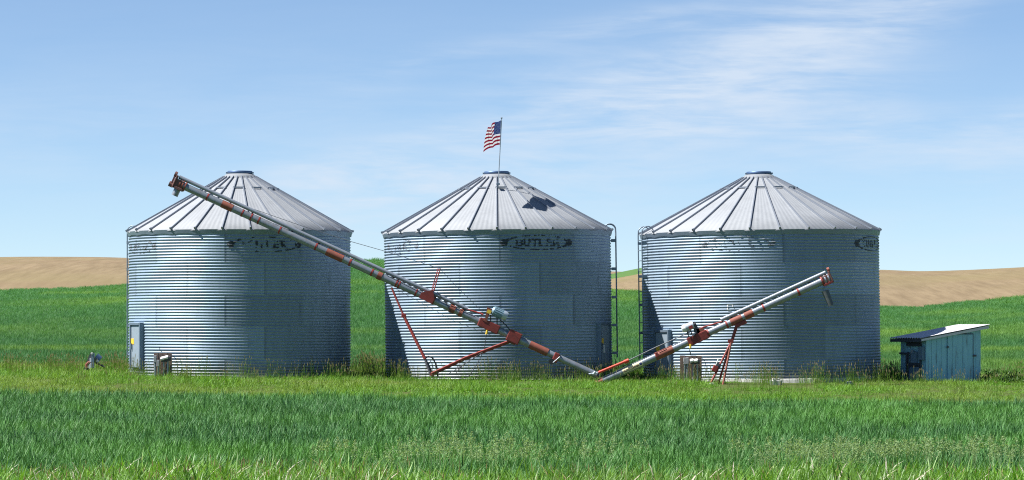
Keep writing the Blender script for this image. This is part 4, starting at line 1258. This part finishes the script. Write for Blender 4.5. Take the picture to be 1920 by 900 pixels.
def scatter(name, clumps, pos, yaw, scl, cid, tint, mats, tilt=None):
    """ONE object: clump meshes and growing points in one mesh, instanced by geometry nodes"""
    nV = sum(len(c.v) for c in clumps)
    n = len(pos)
    verts = np.zeros((nV + n, 3)); src = np.zeros(nV + n); cidA = np.zeros(nV + n, np.int32)
    bl = np.zeros(nV + n); tt = np.zeros(nV + n); tn = np.zeros(nV + n)
    rot = np.zeros((nV + n, 3)); sc_ = np.ones((nV + n, 3))
    faces, mi = [], []
    o_ = 0
    for k, c in enumerate(clumps):
        L = len(c.v)
        verts[o_:o_ + L] = c.v; src[o_:o_ + L] = 1; cidA[o_:o_ + L] = k; bl[o_:o_ + L] = c.bl; tt[o_:o_ + L] = c.tt
        faces += [tuple(i + o_ for i in f) for f in c.f]; mi += c.m
        o_ += L
    verts[nV:] = pos; rot[nV:, 2] = yaw; cidA[nV:] = cid; tn[nV:] = tint
    if tilt is not None: rot[nV:, 0] = tilt
    sc_[nV:] = scl if np.ndim(scl) == 2 else np.asarray(scl)[:, None]
    me = bpy.data.meshes.new(name)
    me.from_pydata(verts, [], faces)
    for m in mats: me.materials.append(m)
    me.polygons.foreach_set('material_index', np.array(mi, np.int32))
    for nm, ty, val in (('src', 'FLOAT', src), ('bl', 'FLOAT', bl), ('tt', 'FLOAT', tt), ('tint', 'FLOAT', tn)):
        a = me.attributes.new(nm, ty, 'POINT'); a.data.foreach_set('value', val.astype(np.float32))
    a = me.attributes.new('cid', 'INT', 'POINT'); a.data.foreach_set('value', cidA)
    for nm, val in (('rot', rot), ('scl', sc_)):
        a = me.attributes.new(nm, 'FLOAT_VECTOR', 'POINT'); a.data.foreach_set('vector', val.astype(np.float32).ravel())
    ob = bpy.data.objects.new(name, me); COL.objects.link(ob)
    ob['kind'] = 'stuff'
    g = bpy.data.node_groups.new(name + '_growth', 'GeometryNodeTree')
    g.interface.new_socket('Geometry', in_out='INPUT', socket_type='NodeSocketGeometry')
    g.interface.new_socket('Geometry', in_out='OUTPUT', socket_type='NodeSocketGeometry')
    t = NT(g)
    gi, go = t.n('NodeGroupInput'), t.n('NodeGroupOutput')
    def attr(nm, ty):
        nd = t.n('GeometryNodeInputNamedAttribute', data_type=ty); nd.inputs[0].default_value = nm
        return nd.outputs[0]
    sp_ = t.n('GeometryNodeSeparateGeometry', domain='POINT')
    t.set(sp_.inputs[0], gi.outputs[0])
    cmp_ = t.math('GREATER_THAN', attr('src', 'FLOAT'), 0.5)
    t.set(sp_.inputs[1], cmp_)
    src_geo, pts_geo = sp_.outputs[0], sp_.outputs[1]
    join = t.n('GeometryNodeGeometryToInstance')
    cid_out = attr('cid', 'INT')
    for k in range(len(clumps)):
        s2 = t.n('GeometryNodeSeparateGeometry', domain='POINT')
        t.set(s2.inputs[0], src_geo)
        t.set(s2.inputs[1], t.math('COMPARE', cid_out, float(k), 0.1))
        g.links.new(s2.outputs[0], join.inputs[0])
    iop = t.n('GeometryNodeInstanceOnPoints')
    t.set(iop.inputs['Points'], pts_geo); t.set(iop.inputs['Instance'], join.outputs[0])
    iop.inputs['Pick Instance'].default_value = True
    t.set(iop.inputs['Instance Index'], cid_out)
    e2r = t.n('FunctionNodeEulerToRotation'); t.set(e2r.inputs[0], attr('rot', 'FLOAT_VECTOR'))
    t.set(iop.inputs['Rotation'], e2r.outputs[0]); t.set(iop.inputs['Scale'], attr('scl', 'FLOAT_VECTOR'))
    g.links.new(iop.outputs[0], go.inputs[0])
    md = ob.modifiers.new('growth', 'NODES'); md.node_group = g
    return ob

def region(y0, y1, step0, step1, margin=2.5, seed=1):
    """jittered points over the part of the ground the photo can see between depths y0 and y1"""
    rg = np.random.default_rng(seed)
    X, Y = [], []
    y = y0
    while y < y1:
        st = step0 + (step1 - step0) * (y - y0) / (y1 - y0)
        half = y * 960 / FPX + margin
        k = int(2 * half / st)
        xx = -half + (np.arange(k) + rg.uniform(0, 1, k)) * st
        X.append(xx); Y.append(y + rg.uniform(-.5, .5, k) * st)
        y += st
    return np.concatenate(X), np.concatenate(Y)

def vn(x, y, seed, cell): return value_noise(np.asarray(x) + 500, np.asarray(y) + 500, seed, cell)

# --- front wheat crop
rg = np.random.default_rng(11)
cl_ = []
for k in range(5):
    c = Clump()
    for j in range(7):                                          # separate plants, each a tuft of leaves
        pa, pr = rg.uniform(0, 6.28), .19 * math.sqrt(rg.uniform(0, 1))
        ph = rg.uniform(.26, .44)
        for i in range(6):
            vs_, fs_, tt_ = blade((pr * math.cos(pa) + rg.normal(0, .012), pr * math.sin(pa) + rg.normal(0, .012), 0), rg.uniform(0, 6.28), ph * rg.uniform(.7, 1.05), rg.uniform(.02, .5), rg.uniform(.014, .029), rg.uniform(.1, 1.4), 3, rg.uniform(-.5, .5))
            c.add(vs_, fs_, tt_, 0, rg.uniform(0, 1))
    cl_.append(c)
x, y = region(39.5, 74.2, .21, .24, 7.0, 3)
edge = 72.9 - .055 * x + (vn(x, y, 77, 1.2) - .5) * 1.6 + rg.normal(0, .25, len(x))
front_edge = 42.6 + 1.6 * (vn(x, y * 0 + 4, 78, 2.2) - .5) + (x < -2) * 0.6
ok = (y < edge) & (y > front_edge - 1.2 * vn(x, y, 81, .6))
x, y = x[ok], y[ok]
n = len(x)
tint = np.clip(vn(x, y, 79, 4.0) * .9 + vn(x, y * .35, 80, 1.5) * .35 - .35 + rg.normal(0, .1, n), 0, 1)
scatter('wheat_crop', cl_, np.stack([x, y, gz(x, y) - .02], 1), rg.uniform(0, 6.28, n), rg.uniform(.85, 1.12, n) * (1 + .12 * (vn(x, y, 90, 3) - .5)), rg.integers(0, 5, n), tint, [M['wheat']])

# --- roadside grass, nearest the viewer
cl_ = []
for k in range(6):
    c = Clump()
    for i in range(26):
        c.leaf(rg, .16, rg.uniform(.2, .48), rg.uniform(.014, .030), rg.uniform(.03, .6), rg.uniform(.2, 1.7), 0, 4)
    if k < 2:
        for i in range(1): c.stalk(rg, .16, rg.uniform(.26, .46), rg.uniform(.04, .09), 0, 1, .011)
    cl_.append(c)
c = Clump()                                                    # broad leaves
for i in range(26): c.leaf(rg, .16, rg.uniform(.2, .42), rg.uniform(.024, .040), rg.uniform(.1, .6), rg.uniform(.5, 1.8), 0, 4)
cl_.append(c)
c = Clump()                                                    # a bleached dry leaf
for i in range(2): c.leaf(rg, .05, rg.uniform(.25, .5), rg.uniform(.02, .035), rg.uniform(0, .3), rg.uniform(.2, 2.4), 2, 4)
cl_.append(c)
x, y = region(31, 44.5, .15, .18, 7.0, 5)
lim = 43.3 + 2.2 * (vn(x, x * 0, 60, 2.6) - .5) + np.where(x < -2.2, 1.0, 0) + np.where((x > 2.5) & (x < 5), .5, 0)
ok = y < lim + .8 * (vn(x, y, 62, .5) - .5)
x, y, lim = x[ok], y[ok], lim[ok]
n = len(x)
cid = rg.integers(0, 7, n)
cid[rg.random(n) < .005] = 7
cid[(x < -1.5) & (rg.random(n) < .2)] = 6
tint = np.clip(vn(x, y, 63, 1.2) * 1.3 - .3 + (x > -1) * .12, 0, 1)
fade = np.clip((lim - y) / 1.5, .75, 1.1)
scatter('roadside_grass', cl_, np.stack([x, y, gz(x, y) - .02], 1), rg.uniform(0, 6.28, n), rg.uniform(.8, 1.2, n) * (.75 + .5 * vn(x, y, 64, 1.0)) * fade, cid, tint, [M['road_grass'], M['redseed'], M['drystem']])

# --- pale feathery grass heads along the crop edge
cl_ = []
for k in range(3):
    c = Clump()
    for i in range(7): c.plume(rg, .2, rg.uniform(.33, .47), rg.uniform(.10, .18), 36, 0, 0)
    cl_.append(c)
x, y = region(41.5, 49, .32, .34, 2, 9)
pxx = 960 + FPX * x / y
w_ = np.exp(-((pxx - 1660) / 230) ** 2) * .95 + np.exp(-((pxx - 880) / 160) ** 2) * .35 + .12 * (pxx > 600) + np.exp(-((pxx - 1150) / 140) ** 2) * .25
ok = (rg.random(len(x)) < w_ * np.exp(-((y - 45.2 - .5 * np.sin(x)) / 1.6) ** 2) * (vn(x, y, 71, .9) > .35))
x, y = x[ok], y[ok]; n = len(x)
scatter('feather_grass', cl_, np.stack([x, y, gz(x, y)], 1), rg.uniform(0, 6.28, n), rg.uniform(.85, 1.1, n), rg.integers(0, 3, n), rg.random(n), [M['paleseed']])

# --- grass strip around the bins
cl_ = []
for k in range(4):
    c = Clump()
    for i in range(46): c.leaf(rg, .22, rg.uniform(.08, .2), rg.uniform(.009, .018), rg.uniform(.05, .7), rg.uniform(.2, 1.4))
    cl_.append(c)
for k in range(2):
    c = Clump()
    for i in range(40): c.leaf(rg, .2, rg.uniform(.05, .12), rg.uniform(.025, .045), rg.uniform(.3, 1.0), rg.uniform(.3, 1.2))
    cl_.append(c)
x, y = region(71.6, 99.5, .25, .34, 8.0, 13)
def outside(x, y, grow=0.0):
    o = np.ones(len(x), bool)
    for (bx, by, br) in ((-7.20, 85.95, 2.92), (-.34, 86.15, 3.0), (6.64, 86.3, 3.14)):
        o &= np.hypot(x - bx, y - by) > br + .12 + grow
    rel = np.stack([x - corner.x, y - corner.y], 1)
    a, b = rel @ np.array([ex.x, ex.y]), rel @ np.array([ey.x, ey.y])
    return o & ~((a > -.05) & (a < WF + .05) & (b > -.05) & (b < DP + .05))
ok = outside(x, y)
x, y = x[ok], y[ok]; n = len(x)
tint = np.clip(vn(x, y, 33, 2.2) * 1.3 - .62 + vn(x, y, 36, .7) * .5 + (y > 90) * .4 - .2, 0, 1)
h = .5 + 1.1 * vn(x, y, 34, 1.1) ** 1.5 + .25 * (vn(x, y, 38, .45) > .68)
h *= np.where(x > 4.5, .72, 1.0) * np.where((y < 80), .9, 1.0)
h *= np.where((x > 5.0) & (x < 7.6) & (y > 79.3) & (y < 83.4), .22 + .5 * (vn(x, y, 39, .5) > .66), 1.0)
h += np.where(x < -10, .35, 0) * (vn(x, y, 35, 1.5))
scatter('grass_strip', cl_, np.stack([x, y, gz(x, y) - .01], 1), rg.uniform(0, 6.28, n), h, rg.integers(0, 6, n), tint, [M['grass']])

# --- tall seeding grass at the foot of the bins
cl_ = []
for k in range(4):
    c = Clump()
    for i in range(9): c.stalk(rg, .2, rg.uniform(.22, .5), rg.uniform(.05, .09), 0, 1, .014, .3)
    for i in range(18): c.leaf(rg, .2, rg.uniform(.15, .34), .008, rg.uniform(.05, .4), rg.uniform(.2, 1.0))
    cl_.append(c)
P_ = []
for (bx, by, br, a0, a1, cnt) in ((-7.20, 85.95, 2.92, -90, 88, 52), (-.34, 86.15, 3.0, -95, -40, 26), (-.34, 86.15, 3.0, -30, 95, 56), (6.64, 86.3, 3.14, -95, -35, 32), (6.64, 86.3, 3.14, 12, 95, 58), (6.64, 86.3, 3.14, -30, 12, 14)):
    a = np.radians(rg.uniform(a0, a1, cnt)); r = br + .15 + np.abs(rg.normal(0, .35, cnt))
    P_.append(np.stack([bx + r * np.sin(a), by - r * np.cos(a)], 1))
q = 90
P_.append(np.stack([rg.uniform(-14.5, -9.8, q), rg.uniform(82, 90, q)], 1))
P_.append(np.stack([rg.uniform(-4.6, -3.2, 70), rg.uniform(91, 97, 70)], 1))
P_.append(np.stack([rg.uniform(9.5, 14.5, 60), rg.uniform(82.3, 92, 60)], 1))
q = 130
P_.append(np.stack([rg.uniform(-13, 13, q), rg.uniform(76.5, 83.0, q)], 1))
P_ = np.concatenate(P_); P_ = P_[outside(P_[:, 0], P_[:, 1])]
x, y = P_[:, 0], P_[:, 1]; n = len(x)
scatter('tall_grass', cl_, np.stack([x, y, gz(x, y) - .01], 1), rg.uniform(0, 6.28, n), rg.uniform(.7, 1.15, n), rg.integers(0, 4, n), rg.random(n) * .7, [M['grass'], M['seed']])

# --- green crop on the field behind
cl_ = []
for k in range(4):
    c = Clump()
    for i in range(80): c.leaf(rg, .30, rg.uniform(.22, .36), rg.uniform(.014, .024), rg.uniform(.02, .5), rg.uniform(.1, 1.0), 0, 2)
    cl_.append(c)
x, y = region(97.5, 200, .34, .8, 9, 17)
x2, y2 = region(200, 344, .9, 1.8, 12, 18)
s1 = np.interp(y, [97, 200], [1.0, 1.5]); s2 = np.interp(y2, [200, 344], [1.8, 3.2])
x = np.concatenate([x, x2]); y = np.concatenate([y, y2]); s_ = np.concatenate([s1, s2])
n = len(x)
ypx = YH - FPX * (field_z(x, y) - CZ) / y
gs = lambda c, w_: np.exp(-((ypx - c) / w_) ** 2)
tint = vn(x, y * .12, 44, 6.0) * .85 + vn(x * .3, y * .5, 45, 8.0) * .7 - .55
tint += .6 * gs(662, 5) * (.4 + vn(x, y, 46, 4)) - .5 * gs(650, 5) + .45 * gs(628, 7) * (vn(x, y * .3, 48, 5) + .2) - .3 * gs(590, 20) + .7 * gs(553 + 1.5 * np.sin(x * .2), 2.0) * (vn(x, y * .2, 47, 6) > .3) - .4 * gs(680, 5)
scl = np.stack([s_, s_, .55 + .45 * np.minimum(s_, 1.6)], 1)
scatter('field_crop', cl_, np.stack([x, y, np.where(y < 98.2, gz(x, y), field_z(x, np.maximum(y, 98.0))) - .05], 1), rg.uniform(0, 6.28, n), scl, rg.integers(0, 4, n), np.clip(tint + rg.normal(0, .08, n), 0, 1), [M['fieldleaf']])

# --- weedy bushes beside the shed: things of their own
def weed(label, c, rad, hgt, n, seed):
    r2 = np.random.default_rng(seed)
    cl = Clump()
    for i in range(n):
        u = r2.normal(0, 1, 3); u /= np.linalg.norm(u); u[2] = abs(u[2])
        rr = r2.uniform(.35, 1.0) ** .6
        p = u * np.array([rad, rad * .8, hgt]) * rr * (0.75 + .5 * r2.random())
        vs, fs, tt = blade(p, r2.uniform(0, 6.28), r2.uniform(.06, .13), r2.uniform(.1, 1.2), r2.uniform(.02, .04), r2.uniform(.2, 1.0), 3)
        cl.add(vs, fs, tt, 0, r2.random())
    root = thing('weed_bush', label, 'weed', c, group='weedy bushes beside the shed')
    lf = np_mesh('foliage', np.array(cl.v), np.zeros((0, 3), int), M['weed'])
    me = lf.data
    me.clear_geometry(); me.from_pydata([tuple(v) for v in cl.v], [], cl.f)
    a = me.attributes.new('bl', 'FLOAT', 'POINT'); a.data.foreach_set('value', np.array(cl.bl, np.float32))
    lf.parent = root
    mb = MB()
    for k in range(7):
        a = k * .9
        mb.tube([(0.02 * math.cos(a), .02 * math.sin(a), 0), (rad * .6 * math.cos(a), rad * .5 * math.sin(a), hgt * .8)], .006, 5)
    st_ = mb.build('stem', M['weed']); st_.parent = root
    return root
def gp(px, Y):
    xx = (px - 960) / FPX * Y
    return (xx, Y, float(gz(xx, Y)))
weed('low dark weed bush between the right bin and the shed', gp(1671, 85.3), .32, .42, 520, 1)
weed('dark weed bush directly right of the shed', gp(1864, 85.2), .42, .36, 560, 2)
weed('sparse weed bush at the right edge beyond the shed', gp(1905, 85.6), .35, .28, 360, 3)
